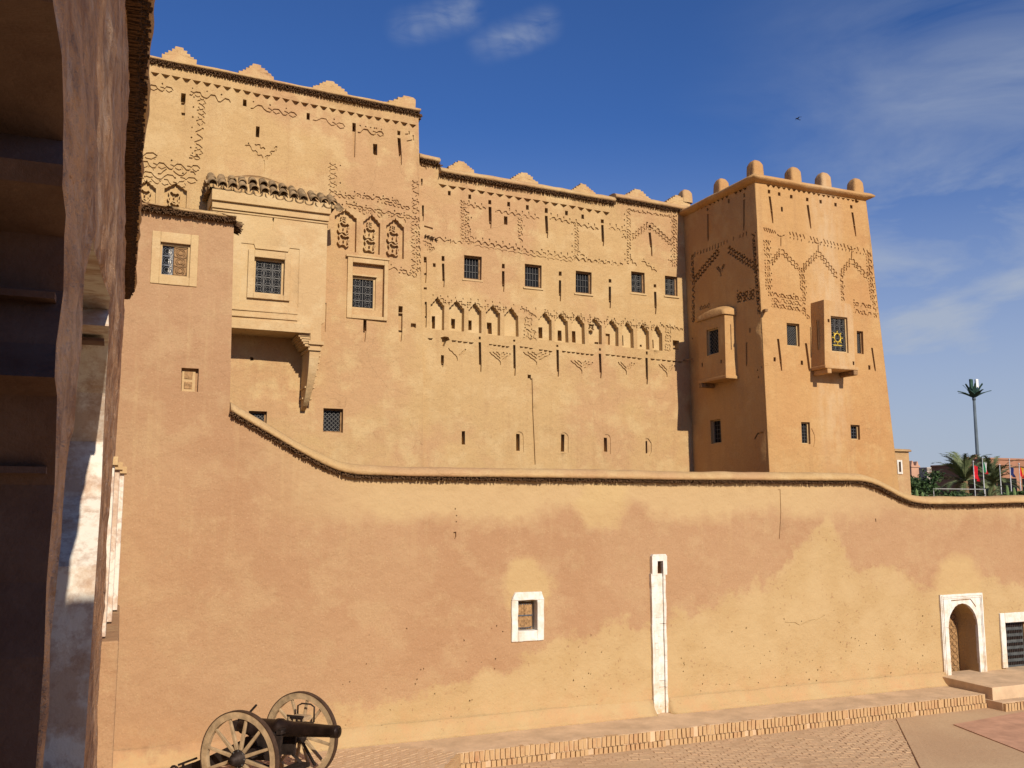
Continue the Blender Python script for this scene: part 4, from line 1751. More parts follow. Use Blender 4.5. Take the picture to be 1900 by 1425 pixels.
for k in range(4):
    Z((786 + 3 * k, 446 + 1.5 * k), (797 + 3 * k, 470 - 2 * k), .13, .05, .026, .04, .2, .2)
B.groove([FB.px(787, 420), FB.px(803, 425)], .05, .06)
# grilled windows
rB = [B.wquad(*q, .17) for q in (((861, 473), (893, 520)), ((974, 489), (1005, 535)), ((1068, 502), (1098, 546)), ((1171, 503), (1197, 545)), ((1234, 511), (1258, 550)))]
for x, a, b, c, d_ in ((822, 475, 484, 489, 533), (934, 489, 498, 503, 541), (1039, 504, 512, 520, 559), (1131, 518, 525, 532, 572), (1216, 527, 533, 541, 583)):
    B.sq(x, (a + b) / 2, 5.5, b - a, .26)
    B.slit(x, c, d_, 5, x + 1, deep=.24, frac=.65)
B.sq(806, 492, 5.5, 7, .12)
B.sq(789, 480, 5.5, 7, .25)
B.slit(789, 484, 525, 6, deep=.06)
B.sq(789, 535, 6, 4, .1)
B.slit(790, 560, 608, 4, deep=.10)
# the thirteen niches
NI = [(799, 824.5, 812, 553, 612, (805, 584, 811, 608)), (833, 861, 846, 559, 614, (841, 589, 848.5, 608)), (869, 893, 880, 563, 618, (873, 592, 879, 611)),
      (901, 928, 912, 567, 622, (908, 596, 917, 618)), (936, 962, 948, 572, 624, (936.5, 597, 940.5, 618)), (999, 1023, 1009, 580, 631, (1001.5, 605, 1011, 626)),
      (1029, 1054, 1040, 582, 635, (1039, 611, 1047, 631)), (1061, 1085, 1072, 586, 637.5, (1062, 612, 1073, 634)), (1092, 1116, 1102.5, 590, 638, (1108, 633, 1115, 639)),
      (1123, 1147, 1132.5, 594, 641.5, (1124, 617, 1136.5, 638)), (1154, 1175, 1163.5, 597, 645, (1155, 620, 1162, 640)), (1182, 1204, 1192, 601, 648, None), (1210, 1229, 1218, 605, 650, (1210.5, 628, 1219, 645))]
for l, r_, ax, ay, yb, wn_ in NI:
    B.niche(l, r_, ax, ay, yb, 16, .17, 3, 1)
    if wn_:
        B.quad((wn_[0], wn_[1]), (wn_[2], wn_[3]), .40 if wn_[0] not in (1124, 1210.5) else .26)
B.flower(1098, 606, 8)
B.sq(1184, 640, 3, 7, .3)
B.sq(1194, 640, 4, 4, .3)
B.quad((1249, 631), (1261, 649), .22)
for k, (a, b) in enumerate(zip(NI[:-1], NI[1:])):
    if k == 4:
        continue
    mx_, my = (a[2] + b[2]) / 2, (a[3] + b[3]) / 2
    Z((mx_ - 11, my - 3), (mx_ - 1, my + 9), .12, .05, .026, .045, .3, .0)
    Z((mx_ + 2, my + 9), (mx_ + 11, my), .12, .05, .026, .045, .3, .0)
B.ticks((796, 547), (960, 566), 12, .06, .022, .04, 0)
B.ticks((968, 570), (1230, 600), 16, .06, .022, .04, 0)
for x, y in ((980, 597), (985, 622)):
    B.flower(x, y, 8.5)
for k in range(3):
    Z((966 + 5 * k, 572 + 3 * k), (990 + 3 * k, 586 + 2 * k), .15, .05, .026, .045, .3, .2)
Z((972, 612), (996, 618), .2, .06)
Z((970, 625), (997, 632), .2, .06)
for x, y in ((1240, 612), (1240, 628), (1239, 645)):
    B.flower(x, y, 7)
Z((1224, 603), (1268, 613), .16, .06, .028, .05, .5)
# dentil rows, broken hole, long slits and the carved pendants below
for p, q, n in (((838, 631), (880, 636), 4), ((899, 637), (946, 643), 6), ((964, 642), (1026, 652), 7), ((1042, 651), (1103, 658), 7), ((1123, 657), (1192, 665), 7), ((1207, 665), (1268, 671), 6)):
    B.saw(p, q, n, .055, .07, .04, True)
B.poly([(793, 627), (803, 628), (801, 631), (796, 631)], .12)
B.poly([(817, 626), (825, 624), (832, 625), (835, 631), (828, 633), (824, 643), (820, 642), (820, 630)], .20)
B.slit(821, 659, 681, 5.5, 820.5, deep=.22, frac=.7)
for x, a, b, c, d_ in ((890, 625, 630, 635, 690), (954, 630, 634, 640, 697), (1034, 640, 644, 649, 699), (1113, 646, 651, 656, 702), (1199.5, 652, 658, 664, 713)):
    B.sq(x, (a + b) / 2, 4, b - a, .2)
    B.slit(x, c, d_, 5, x + 1.5, deep=.24, frac=.75)
for x, y, w, n in ((848, 662, 34, 1), (928, 670, 42, 3), (996, 670, 54, 3), (1079, 686, 46, 3), (1162, 688, 36, 2), (1238, 692, 36, 2)):
    B.vmotif(x, y, w, 17, n, .026, .045)
B.sq(982.5, 698.5, 7, 7, .28)
# rain groove
B.groove([FB.px(986, 702), FB.px(987, 760), FB.px(990, 812), FB.px(991, 862)], .070, .06)
for x, a, b, w in ((860, 800, 825, 6.5), (962, 805, 836, 7.5), (1045, 806, 838, 7), (1124, 812, 838, 7)):
    u, v = FB.px(x, (a + b) / 2)
    if x > 900:
        q = [(u - .10, v - .26)] + [(u + .03 - .13 * math.cos(math.pi * k_ / 8), v + .16 + .13 * math.sin(math.pi * k_ / 8)) for k_ in range(9)] + [(u + .16, v - .26)]
        B.add(q, .022)
    B.sq(x, (a + b) / 2, w, b - a, .24)
B.poly([(1198, 814), (1203, 813), (1209, 822), (1209, 838), (1205, 846), (1198, 842)], .03)
B.poly([(1198, 818), (1202, 818), (1202, 841), (1198, 841)], .22)
B.build('wall', ['adobe', 'adobe_pale'], wing, grid=.28, rough=.028, thick=4)
for k, r_ in enumerate(rB):
    window(wing, FB, r_, .17, 'bars' if k < 3 else 'ring', 'old_wood', .045, 'iron_pale', None if k < 3 else 2, None)
    mb = MB()
    w_ = .05
    hbox(FB, mb, r_[0] - w_, r_[2] + w_, r_[1] - .055, r_[1] - .004, -.022, .03)
    mb.build('window_sill', 'adobe_pale', wing, bevel=.01)
# cap, reeds, battlements
segs = [([Vector((7.45, YB, 13.97)), Vector((8.03, YB, 13.93))], 21), ([Vector((8.04, YB, 13.67)), Vector((13.41, YB, 13.57))], 22), ([Vector((13.42, YB, 13.70)), Vector((15.92, YB, 13.63))], 23)]
for s_, sd in segs:
    coping(wing, s_, (0, -1, 0), over=.16, h=.17, back=.5, seed=sd)
    reeds(wing, s_, (0, -1, 0), over=.145, pitch=.028, layers=3, thick=.09, seed=sd)
reeds(wing, [Vector((8.02, YB + .6, 13.93)), Vector((8.02, YB, 13.93))], (1, 0, 0), over=.13, pitch=.03, layers=3, thick=.10, seed=31)
reeds(wing, [Vector((7.66, YB, 11.92)), Vector((7.98, YB, 11.86))], (0, -1, 0), over=.10, pitch=.03, layers=3, thick=.07, seed=33)
FBm = Face((0, YB + .2, 0), (1, 0, 0))
for k, (xa, ya, xb, yb, xt, yt) in enumerate(((829, 313, 876, 323, 850, 301), (945, 334, 994, 345, 970, 322), (1057, 355, 1101, 365, 1080, 343), (1156, 365, 1203, 375, 1180, 353), (1232, 377, 1276, 384, 1256, 366))):
    a, b, c = FBm.px(xa, ya), FBm.px(xb, yb), FBm.px(xt, yt)
    merlon(wing, a[0], b[0], a[1], b[1], c[1] - max(a[1], b[1]) + .02, YB + .2, 'adobe', .36, 'both', 40 + k)
u, v = FBm.px(1271, 370)
post_merlon(wing, u, YB + .2, v - .1, .34, .40, 'adobe', 0, 3)
mb = MB()
u, v = FB.px(1268, 668)
mb.bar((u, YB + .1, v), (u + .02, YB - .42, v - .03), .035, .035)
mb.build('projecting_pole', 'old_wood', wing)

# ================================================================== corner tower
tower = thing('kasbah_tower', 'square corner tower of the mud kasbah with rounded battlement posts', 'tower', (18, 21.5, 0))
FT = Face((0, YT, 0), (1, 0, 0))
ztT = 13.46
xl0, xl1 = 16.07, 15.82
xr0, xr1 = 20.84, 19.72
T = Wall(FT, [(xl0, 0), (xr0, 0), (xr1, ztT), (xl1, ztT)], 12)
T.saw((1421, 342), (1595, 373), 19, .075, .09, 0, False)
for x, y in ((1427, 355.5), (1446, 360), (1468, 365), (1498, 370), (1523, 374), (1550, 380), (1579, 384), (1588, 373)):
    T.sq(x, y, 5.5, 6.5, .24)
T.sq(1451, 388, 4.5, 9, .24)
T.slit(1428, 364, 414, 5, 1434, deep=.2, frac=.55)
T.slit(1499, 380, 424, 5, 1505, deep=.2, frac=.55)
T.slit(1581, 394, 439, 5, 1587, deep=.2, frac=.55)
T.ticks((1417, 425), (1440, 431), 6, .11, .026, .045, .45)
T.ticks((1463, 432), (1612, 467), 24, .12, .026, .045, .45)
T.ticks((1463, 440), (1612, 474), 22, .06, .024, .04, -.3)
Z = T.zig
for p in (1449, 1518, 1580):
    yy = {1449: 437, 1518: 450, 1580: 462}[p]
    T.groove([T.F.px(p, yy), T.F.px(p, yy + 20)], .026, .045)
    T.groove([T.F.px(p - 7, yy - 2), T.F.px(p, yy + 3), T.F.px(p + 7, yy - 1)], .026, .045)
for a, b, c in (((1431, 483), (1449, 462), (1482, 495)), ((1489, 494), (1518, 466), (1553, 510)), ((1559, 504), (1580, 480), (1616, 517))):
    for o in (0, 8):
        Z((a[0], a[1] + o), (b[0] - 1, b[1] + o), .13, .05, .026, .045, .15, .1)
        Z((b[0] + 1, b[1] + o), (c[0], c[1] + o), .13, .05, .026, .045, .15, .1)
for p, q in (((1424, 446), (1428, 552)), ((1419, 446), (1424, 540)), ((1489, 497), (1492, 552)), ((1485, 497), (1488, 545)), ((1561, 508), (1565, 560)), ((1613, 468), (1624, 592)), ((1608, 470), (1619, 560))):
    Z(p, q, .17, .08, .028, .045, .6, .25)
for k in range(3):
    Z((1431, 546 + 10 * k), (1497, 556 + 10 * k), .25, .09, .030, .045, .5, .2)
for k in range(2):
    Z((1583, 563 + 14 * k), (1618, 570 + 14 * k), .25, .09, .030, .045, .5, .2)
Z((1488, 575), (1502, 592), .2, .08)
rT = [T.wquad(*q, .15) for q in (((1459, 599), (1484, 643)), ((1589, 614), (1603, 657)), ((1486, 783), (1504, 824)), ((1578, 788), (1596, 816)))]
T.slit(1443, 629, 688, 5, 1450, deep=.14, frac=.7)
T.slit(1495, 637, 689, 5, 1503, deep=.14, frac=.9)
T.slit(1618, 645, 689, 4, 1624, deep=.14, frac=.9)
for x, y in ((1437, 667), (1488, 673), (1584, 674), (1613, 682)):
    T.sq(x, y, 5, 8, .22)
T.groove([FT.px(1506, 795), FT.px(1511, 806), FT.px(1512, 816), FT.px(1509, 829)], .02, .02)
T.build('wall', ['adobe_tower', 'adobe_pale'], tower, grid=.26, rough=.022, thick=0)
for k, (r_, st) in enumerate(zip(rT, ('diag', 'diag', 'bars', 'bars'))):
    window(tower, FT, r_, .15, st, 'adobe_pale' if k != 1 else 'old_wood', .03, 'iron_pale' if k < 3 else 'iron', (5, 3, 3, 3)[k], (None, None, 6, 4)[k])
# shaded side
evs = Vector((xl1 - xl0, 0, ztT)).normalized()
FS = Face((xl0, YT, 0), (0, -1, 0), evs)
hS = ztT / evs.z
S = Wall(FS, [(-3.6, 0), (0, 0), (0, hS), (-3.6, hS)], 14)
S.saw((1284, 391), (1386, 346), 13, .09, .22, .05)
for x, a, b, c, d_ in ((1313, 386, 391, 397, 447), (1380, 358, 366, 370, 428)):
    S.sq(x, (a + b) / 2, 5, b - a, .2)
    S.slit(x, c, d_, 5, deep=.2, frac=.85)
S.sq(1352, 373, 5, 8, .2)
Z = S.zig
S.ticks((1287, 473), (1388, 432), 18, .13, .034, .11, -.2)
for o in (0, 9):
    Z((1287, 517 + o), (1335, 458 + o), .13, .06, .036, .11, .1, .08)
    Z((1351, 458 + o), (1408, 495 + o), .13, .06, .036, .11, .1, .08)
Z((1285, 472), (1287, 600), .18, .09, .036, .11, .6, .2)
Z((1397, 432), (1409, 585), .18, .09, .036, .11, .5, .2)
S.vmotif(1338, 506, 26, 15, 2, .034, .11)
for k in range(2):
    Z((1366, 548 + 9 * k), (1402, 541 + 9 * k), .25, .10, .036, .11, .5, .2)
Z((1297, 572), (1318, 566), .2, .09)
S.slit(1386, 635, 680, 4.5, deep=.18, frac=.9)
S.sq(1392, 613, 4, 8, .2)
for x, y in ((1405, 687), (1413, 681), (1421, 690), (1407, 700), (1417, 676), (1284, 628)):
    S.sq(x, y, 3, 3.5, .12)
S.groove([FS.px(1401, 815), FS.px(1406, 805), FS.px(1417, 802)], .04, .05)
rS = S.wquad((1317, 780), (1338, 822), .16)
S.build('wall', ['adobe_tower'], tower, grid=.26, rough=.022, thick=0)
window(tower, FS, rS, .16, 'bars', 'adobe_pale', .03, 'iron', 3, 5)
# plain hidden sides and roof so that the tower is closed
mb = MB()
mb.add([(xr0, YT, 0), (xr0, YT + 4.6, 0), (xr1, YT + 4.6, ztT), (xr1, YT, ztT)], [(0, 1, 2, 3)])
mb.add([(xl0, YT + 4.6, 0), (xr0, YT + 4.6, 0), (xr1, YT + 4.6, ztT), (xl1, YT + 4.6, ztT)], [(0, 1, 2, 3)])
mb.add([(xl1, YT + 3.6, 0), (xl1, YT + 4.6, 0), (xl1, YT + 4.6, ztT), (xl1, YT + 3.6, ztT)], [(0, 1, 2, 3)])
mb.add([(xl1 - .02, YT - .02, ztT + .02), (xr1 + .02, YT - .02, ztT + .02), (xr1 + .02, YT + 4.6, ztT + .02), (xl1 - .02, YT + 4.6, ztT + .02)], [(0, 1, 2, 3)])
mb.build('rear_wall', 'adobe_tower', tower)
# smooth mud cornice all round
mb = MB()
c_ = Vector(((xl1 + xr1) / 2, YT + 2.3, 0))
hx, hy = (xr1 - xl1) / 2, 2.3
loop = [(-hx, -hy), (hx, -hy), (hx, hy), (-hx, hy)]
pts = []
for a, b in zip(loop, loop[1:] + loop[:1]):
    for q in range(16):
        pts.append((a[0] + (b[0] - a[0]) * q / 16, a[1] + (b[1] - a[1]) * q / 16))
prof = [(-.45, .0), (.0, -.02), (.10, .02), (.17, .06), (.18, .10), (.10, .17), (-.10, .24), (-.45, .25)]
vs_, fs = [], []
for (x, y) in pts:
    for o, z in prof:
        p = Vector((x * (1 + o / hx), y * (1 + o / hy), ztT + z)) + c_
        w_ = .018 * noise.noise(p * 1.7)
        vs_.append((p.x, p.y, p.z + w_))
k = len(prof)
for i in range(len(pts)):
    j_ = (i + 1) % len(pts)
    for a in range(k - 1):
        fs.append((i * k + a, i * k + a + 1, j_ * k + a + 1, j_ * k + a))
mb.add(vs_, fs, 0, True)
mb.build('cornice_cap', 'adobe_tower', tower)
for k, (x, y, yy) in enumerate(((1401, 322, YT + .12), (1471, 331, YT + .12), (1527, 344, YT + .12), (1587, 356, YT + .12))):
    u, v = Face((0, yy, 0), (1, 0, 0)).px(x, y)
    post_merlon(tower, u, yy, ztT + .18, .34, .46, 'adobe_tower', 0, k)
FS2 = Face((xl1 + .14, 0, 0), (0, -1, 0))
u, v = FS2.px(1338, 346)
post_merlon(tower, xl1 + .14, -u, ztT + .18, .34, .46, 'adobe_tower', 0, 7)

# bay on the sunlit face
yb_ = 19.2
FBy = Face((0, yb_, 0), (1, 0, 0))
x0_, x1_ = FBy.px(1529, 640)[0], FBy.px(1585, 640)[0]
z0_, z1_ = FBy.px(1540, 680)[1], FBy.px(1528, 556)[1]
Q = Wall(FBy, [(x0_, z0_), (x1_, z0_), (x1_, z1_ - .25), (x1_ - .1, z1_ - .04), (x0_ + .05, z1_)], 16)
rQ = Q.wquad((1541, 586), (1575, 655), .13)
Q.sq(1537, 595, 4, 6, .1)
Q.sq(1584, 674, 4, 7, .15)
bay = Q.build('bay', ['adobe_tower'], tower, grid=.22, rough=.012, thick=.55)
tag(bay, 'boxed bay with a large grilled window on the sunlit face')
window(bay, FBy, rQ, .13, 'ring', 'adobe_pale', .035, 'iron_pale', 3, 5, sub=True)
mb = MB()
uc, vc = (rQ[0] + rQ[2]) / 2 - .01, rQ[1] + (rQ[3] - rQ[1]) * .42
mb.tube([FBy.P(uc + .11 * math.cos(q * math.pi / 8), vc + .12 * math.sin(q * math.pi / 8), .085) for q in range(16)], .022, 6, closed=True)
for q in range(8):
    a = q * math.pi / 4
    mb.bar(FBy.P(uc + .13 * math.cos(a), vc + .14 * math.sin(a), .085), FBy.P(uc + .18 * math.cos(a), vc + .19 * math.sin(a), .085), .03, .02, up=FBy.n)
hbox(FBy, mb, uc - .15, uc + .15, vc - .22, vc - .19, .08, .10)
mb.build('gilt_rosette', 'gold_paint', bay)
mb = MB()
mb.box(x0_ - .04, x1_ + .06, yb_ - .06, YT, z0_ - .06, z0_ + .03)
mb.build('floor_slab', 'adobe_tower', bay, bevel=.02)
for xx in (x0_ + .04, x1_ - .10):
    mb = MB(); mb.box(xx, xx + .14, yb_ - .05, YT, z0_ - .19, z0_ - .06); mb.build('bearer_beam', 'adobe_tower' if xx < x0_ + .1 else 'old_wood', bay, bevel=.02)
mb = MB(); mb.box(x0_ - .012, x0_ + .01, yb_ + .20, yb_ + .235, 8.95, 9.75); mb.build('slot_shade_strip', 'reed', bay)  # solid dark strip, stands in for the shade in a slot

# bay on the shaded side
xb_ = 15.53
FBs = Face((xb_, 0, 0), (0, -1, 0))
ya, yb2 = 20.83, 22.06
zb0, zb1 = FBs.px(1345, 699)[1], FBs.px(1345, 579)[1]
Q = Wall(FBs, [(-yb2, zb0), (-ya, zb0), (-ya, zb1), (-yb2, zb1)], 18)
rQ2 = Q.wquad((1311, 613), (1334, 655), .12)
Q.sq(1303, 677, 4, 7, .12)
Q.sq(1338, 671, 4, 7, .12)
bay2 = Q.build('bay', ['adobe_tower'], tower, grid=.25, rough=.010, thick=.5)
tag(bay2, 'small boxed bay with a domed mud roof on the shaded side')
window(bay2, FBs, rQ2, .12, 'diag', 'adobe_pale', .03, 'iron', 4, None, sub=True)
mb = MB()                                           # dark strip on its end face stands in for a slit's shade
mb.box(15.72, 15.745, ya - .006, ya + .02, 9.05, 9.75)
mb.build('slot_shade_strip', 'reed', bay2)
mb = MB()
N, M = 12, 8
vs_, fs = [], []
for i in range(N + 1):
    y = ya - .05 + (yb2 - ya + .1) * i / N
    for j_ in range(M + 1):
        x = xb_ - .05 + .62 * j_ / M
        e = math.sin(math.pi * (.06 + .88 * i / N)) ** .5
        g = .35 + .65 * math.sin(math.pi / 2 * min(1, (j_ + .2) / M)) ** .6
        vs_.append((x, y, zb1 - .02 + .34 * e * g))
for i in range(N):
    for j_ in range(M):
        a = i * (M + 1) + j_
        fs.append((a, a + 1, a + M + 2, a + M + 1))
bot = len(vs_)
vs_ += [(x, y, zb1 - .05) for (x, y, z) in vs_]
for i in range(N):
    for (j0) in (0, M):
        a, b = i * (M + 1) + j0, (i + 1) * (M + 1) + j0
        fs.append((a, b, b + bot, a + bot))
for j_ in range(M):
    for i0 in (0, N):
        a = i0 * (M + 1) + j_
        fs.append((a, a + 1, a + 1 + bot, a + bot))
mb.add(vs_, fs, 0, True)
mb.build('domed_roof', 'adobe_tower', bay2)
mb = MB()
mb.box(xb_ - .03, 15.98, ya - .04, yb2 + .03, zb0 - .05, zb0 + .04)
mb.build('floor_slab', 'adobe_tower', bay2, bevel=.02)
mb = MB(); mb.box(xb_ - .03, 16.0, yb2 - .16, yb2 - .02, zb0 - .17, zb0 - .05); mb.build('bearer_beam', 'old_wood', bay2)
mb = MB(); mb.bar((15.98, YT + .05, 9.93), (15.88, YT - .22, 9.90), .07, .07); mb.build('projecting_pole', 'old_wood', tower)

# ================================================================== arcade beside the camera
arc = thing('arcade_building', 'weathered brown arcade with tall arches and reed eaves, close at the left edge', 'building', (-.2, 8, 0))
dW = Vector((.0255, 1, 0)).normalized()
FC = Face((-.12, 0, 0), dW)
TH = .46
C = Wall(FC, [(-3, 0), (18.1, 0), (18.1, 5.2), (15.2, 5.6), (15.2, 8.1), (-3, 8.1)], 30)
a1 = [FC.px(*p) for p in ((80, 2), (104, 100), (117, 220), (119, 262), (110, 305), (109, 345), (117, 400), (121, 440), (116, 540), (104, 640), (92, 700), (99, 735), (96, 900), (84, 1080), (73, 1220))]
a1 = [(u, v) for u, v in a1]
C.add([(-.85, 5.3), (-.3, 6.0), (.5, 6.25)] + a1 + [(a1[-1][0], 3.2), (-.85, 3.2)], TH, 2, True, jit=0)
a2l = [FC.px(*p) for p in ((172, 441), (162, 510), (152, 580), (147, 650), (138, 760), (128, 900), (117, 1000), (97, 1200))]
a2r = [FC.px(*p) for p in ((177, 462), (186, 486), (196, 520), (202, 552), (202, 575), (199, 605), (202, 640), (199, 730), (195, 820), (188, 920), (177, 1050))]
C.add([(u, v) for u, v in a2l] + [(a2l[-1][0], 3.2), (a2r[-1][0], 3.2)] + [(u, v) for u, v in a2r[::-1]], TH, 1, True, jit=0)
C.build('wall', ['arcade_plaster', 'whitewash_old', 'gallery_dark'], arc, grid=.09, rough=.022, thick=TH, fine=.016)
s1, s2 = a1[-1][0], a2r[-1][0]
print('ARCADE', [tuple(round(q, 2) for q in p) for p in (a1[0], a1[3], a1[-1], a2l[0], a2l[-1], a2r[4], a2r[-1])])


def cbox(mb, s_0, s_1, t0, t1, z0, z1):
    """box in the arcade's own directions: s along the wall, t outwards from its face"""
    g = lambda s_, t_, z: FC.P(s_, z, -t_)
    mb.hexa([g(s_0, t0, z0), g(s_0, t1, z0), g(s_1, t1, z0), g(s_1, t0, z0), g(s_0, t0, z1), g(s_0, t1, z1), g(s_1, t1, z1), g(s_1, t0, z1)])


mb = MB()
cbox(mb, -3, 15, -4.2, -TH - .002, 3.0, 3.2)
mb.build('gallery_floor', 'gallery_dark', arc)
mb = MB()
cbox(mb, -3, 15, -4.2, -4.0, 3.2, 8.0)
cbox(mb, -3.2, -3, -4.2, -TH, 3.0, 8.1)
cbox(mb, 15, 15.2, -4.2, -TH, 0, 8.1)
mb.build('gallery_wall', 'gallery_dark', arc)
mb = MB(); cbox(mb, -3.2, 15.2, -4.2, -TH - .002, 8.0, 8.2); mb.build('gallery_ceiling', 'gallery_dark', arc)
# ledges on the pillar face that looks back at the camera
for y in (338, 553, 873):
    u, v = FC.px(112 if y < 600 else 96, y)
    mb = MB(); cbox(mb, u - .02, u + .06, -TH, -.008, v - .006, v + .006); mb.build('ledge', 'gallery_dark', arc)
for y in (529, 632, 736):
    u, v = FC.px(200, y)
    mb = MB(); cbox(mb, u - .02, u + .15, -TH, -.02, v - .009, v + .009); mb.build('ledge', 'gallery_dark', arc)
# pilaster bundle and pedestal towards the far end
for k, (s_, p) in enumerate(((11.2, .035), (12.6, .085), (14.0, .14))):
    mb = MB()
    cbox(mb, s_, s_ + .5, -.02, p, 3.42, 5.25)
    mb.build('pilaster', 'whitewash_old', arc, bevel=.01)
    mb = MB()
    cbox(mb, s_ - .06, s_ + .56, -.02, p + .03, 5.25, 5.34)
    mb.build('pilaster_cap', 'adobe_pale', arc)
mb = MB(); cbox(mb, 11.0, 15.0, -.02, .17, 0, 3.4); mb.build('pedestal', 'adobe_wall', arc, bevel=.02)
cpa = [FC.P(-3, 8.02), FC.P(15.1, 8.02)]
coping(arc, cpa, tuple(FC.n), over=.165, h=.32, back=.5, mat='adobe', seed=61)
reeds(arc, cpa, tuple(FC.n), over=.138, pitch=.016, layers=5, thick=.13, seed=62, droop=.02)
mb = MB()                                           # unseen block added behind the viewpoint to shade the near arch jamb
cbox(mb, -5.2, -1.0, -4.2, .25, 0, 8.25)
mb.build('added_shade_block', 'arcade_plaster', arc)
mb = MB()  # unseen overhang added to shade the lower part of the far jamb
cbox(mb, -4.6, -1.002, .252, 1.7, 6.9, 8.2)
mb.build('added_shade_overhang', 'arcade_plaster', arc, bevel=.03)

# ================================================================== field gun
CX_, CY_ = 2.80, 15.80
gun = thing('field_gun', 'old field cannon on two tall spoked wooden wheels, in front of the wall', 'cannon', (CX_, CY_, TZ + .010), None, R(-46), True)
WR = .70
AX = .80                                             # half track


def gbuild(mb, name, mat, parent=gun, bevel=0.0):
    return mb.build(name, mat, parent, bevel)


for sgn in (-1, 1):
    y = AX * sgn
    mb = MB()
    n = 48
    ring = []
    for r in (WR - .115, WR - .014):
        for yy in (-.036, .036):
            ring.append([(r * math.sin(2 * math.pi * k / n), y + yy, WR + r * math.cos(2 * math.pi * k / n)) for k in range(n)])
    vs_ = [p for q in ring for p in q]
    fs = []
    for k in range(n):
        l = (k + 1) % n
        fs += [(k, l, n + l, n + k), (2 * n + k, 2 * n + l, 3 * n + l, 3 * n + k), (k, l, 2 * n + l, 2 * n + k), (n + k, n + l, 3 * n + l, 3 * n + k)]
    mb.add(vs_, fs)
    wh = gbuild(mb, 'wheel', 'wheel_wood')
    mb = MB()
    ring = []
    for r in (WR - .016, WR):
        for yy in (-.042, .042):
            ring.append([(r * math.sin(2 * math.pi * k / n), y + yy, WR + r * math.cos(2 * math.pi * k / n)) for k in range(n)])
    mb.add([p for q in ring for p in q], fs)
    gbuild(mb, 'tyre', 'tyre_iron', wh)
    for k in range(12):
        a = 2 * math.pi * (k + .35) / 12
        mb = MB()
        p0 = (.09 * math.sin(a), y, WR + .09 * math.cos(a))
        p1 = ((WR - .10) * math.sin(a), y, WR + (WR - .10) * math.cos(a))
        mb.bar(p0, p1, .058, .050, up=(0, 1, 0), taper=.72)
        gbuild(mb, 'spoke', 'wheel_wood', wh, .008)
    mb = MB()
    o = sgn
    mb.lathe([(-.10, .05), (-.10, .095), (-.03, .10), (-.028, .135), (.028, .135), (.03, .105), (.13, .085), (.14, .06), (.19, .055), (.19, .0)], (0, y, WR), (0, y + o, WR), 20)
    gbuild(mb, 'hub', 'gun_iron', wh)
    for k in range(8):
        a = 2 * math.pi * k / 8
        mb = MB()
        mb.lathe([(0, .012), (.012, .012), (.012, 0)], (.115 * math.sin(a), y + o * .028, WR + .115 * math.cos(a)), (.115 * math.sin(a), y + o * 1.0, WR + .115 * math.cos(a)), 6)
        gbuild(mb, 'hub_bolt', 'iron_pale', wh)
mb = MB()
mb.bar((0, -AX + .05, WR), (0, AX - .05, WR), .11, .11, up=(0, 0, 1))
gbuild(mb, 'axle', 'gun_iron')
# barrel
BZ = .94 + .04
el = R(2.0)
dirb = Vector((math.cos(el), 0, math.sin(el)))
pb = Vector((-.62, 0, BZ - .02))
mb = MB()
mb.lathe([(0, .0), (0, .085), (.05, .12), (.20, .128), (.22, .150), (.30, .150), (.32, .135), (.70, .132), (.72, .150), (.80, .150), (.82, .128), (1.05, .114), (1.72, .090), (1.73, .098), (1.83, .098), (1.85, .092), (1.85, .052), (1.70, .050), (1.70, 0)], pb, pb + dirb, 28)
brl = gbuild(mb, 'barrel', 'gun_metal')
mb = MB()
mb.lathe([(0, .045), (.12, .045), (.12, 0)], pb + dirb * .92 + Vector((0, -.24, 0)), pb + dirb * .92 + Vector((0, 1, 0)), 14)
mb.bar(pb + dirb * .92 + Vector((0, -.25, 0)), pb + dirb * .92 + Vector((0, .25, 0)), .08, .08)
gbuild(mb, 'trunnion', 'gun_iron', brl)
mb = MB()
mb.bar(pb + Vector((-.02, 0, .06)), pb + Vector((.02, -.02, .16)), .05, .05)
mb.bar(pb + Vector((.10, -.05, .12)), pb + Vector((.34, -.05, .36)), .028, .028)
mb.bar(pb + Vector((-.12, 0, .0)), pb + Vector((.02, 0, .0)), .13, .15)
gbuild(mb, 'breech_lever', 'gun_iron', brl)
# cheeks and trail
for sgn in (-1, 1):
    mb = MB()
    y0, y1 = sgn * .17, sgn * .22
    pr = [(.30, .55), (.34, .92), (.10, .98), (-.30, .86), (-1.0, .52), (-1.75, .20), (-1.80, .06), (-1.62, .05), (-.9, .34), (-.2, .52)]
    mb.prism(pr, y0, y1, lambda u, v, w: (u, w, v))
    gbuild(mb, 'cheek', 'gun_iron', bevel=.008)
mb = MB()
mb.box(-1.78, -1.50, -.165, .165, .06, .14)
mb.box(-1.2, -.95, -.165, .165, .36, .42)
mb.bar((-.35, 0, .60), (-.30, 0, .93), .07, .07)
mb.bar((-.62, -.165, .62), (-.62, .165, .62), .05, .05)
gbuild(mb, 'transom', 'gun_iron')
mb = MB()
mb.tube([(-1.92 + .08 * math.cos(q * math.pi / 6), 0, .13 + .075 * math.sin(q * math.pi / 6)) for q in range(12)], .022, 6, closed=True)
mb.box(-1.86, -1.74, -.06, .06, .10, .18)
mb.bar((-1.72, -.24, .20), (-1.72, .24, .20), .05, .05)
mb.bar((-1.55, -.22, .18), (-1.55, -.22, .34), .03, .03)
mb.bar((-1.66, -.20, .30), (-1.30, -.20, .44), .035, .035)
gbuild(mb, 'towing_eye', 'gun_iron')
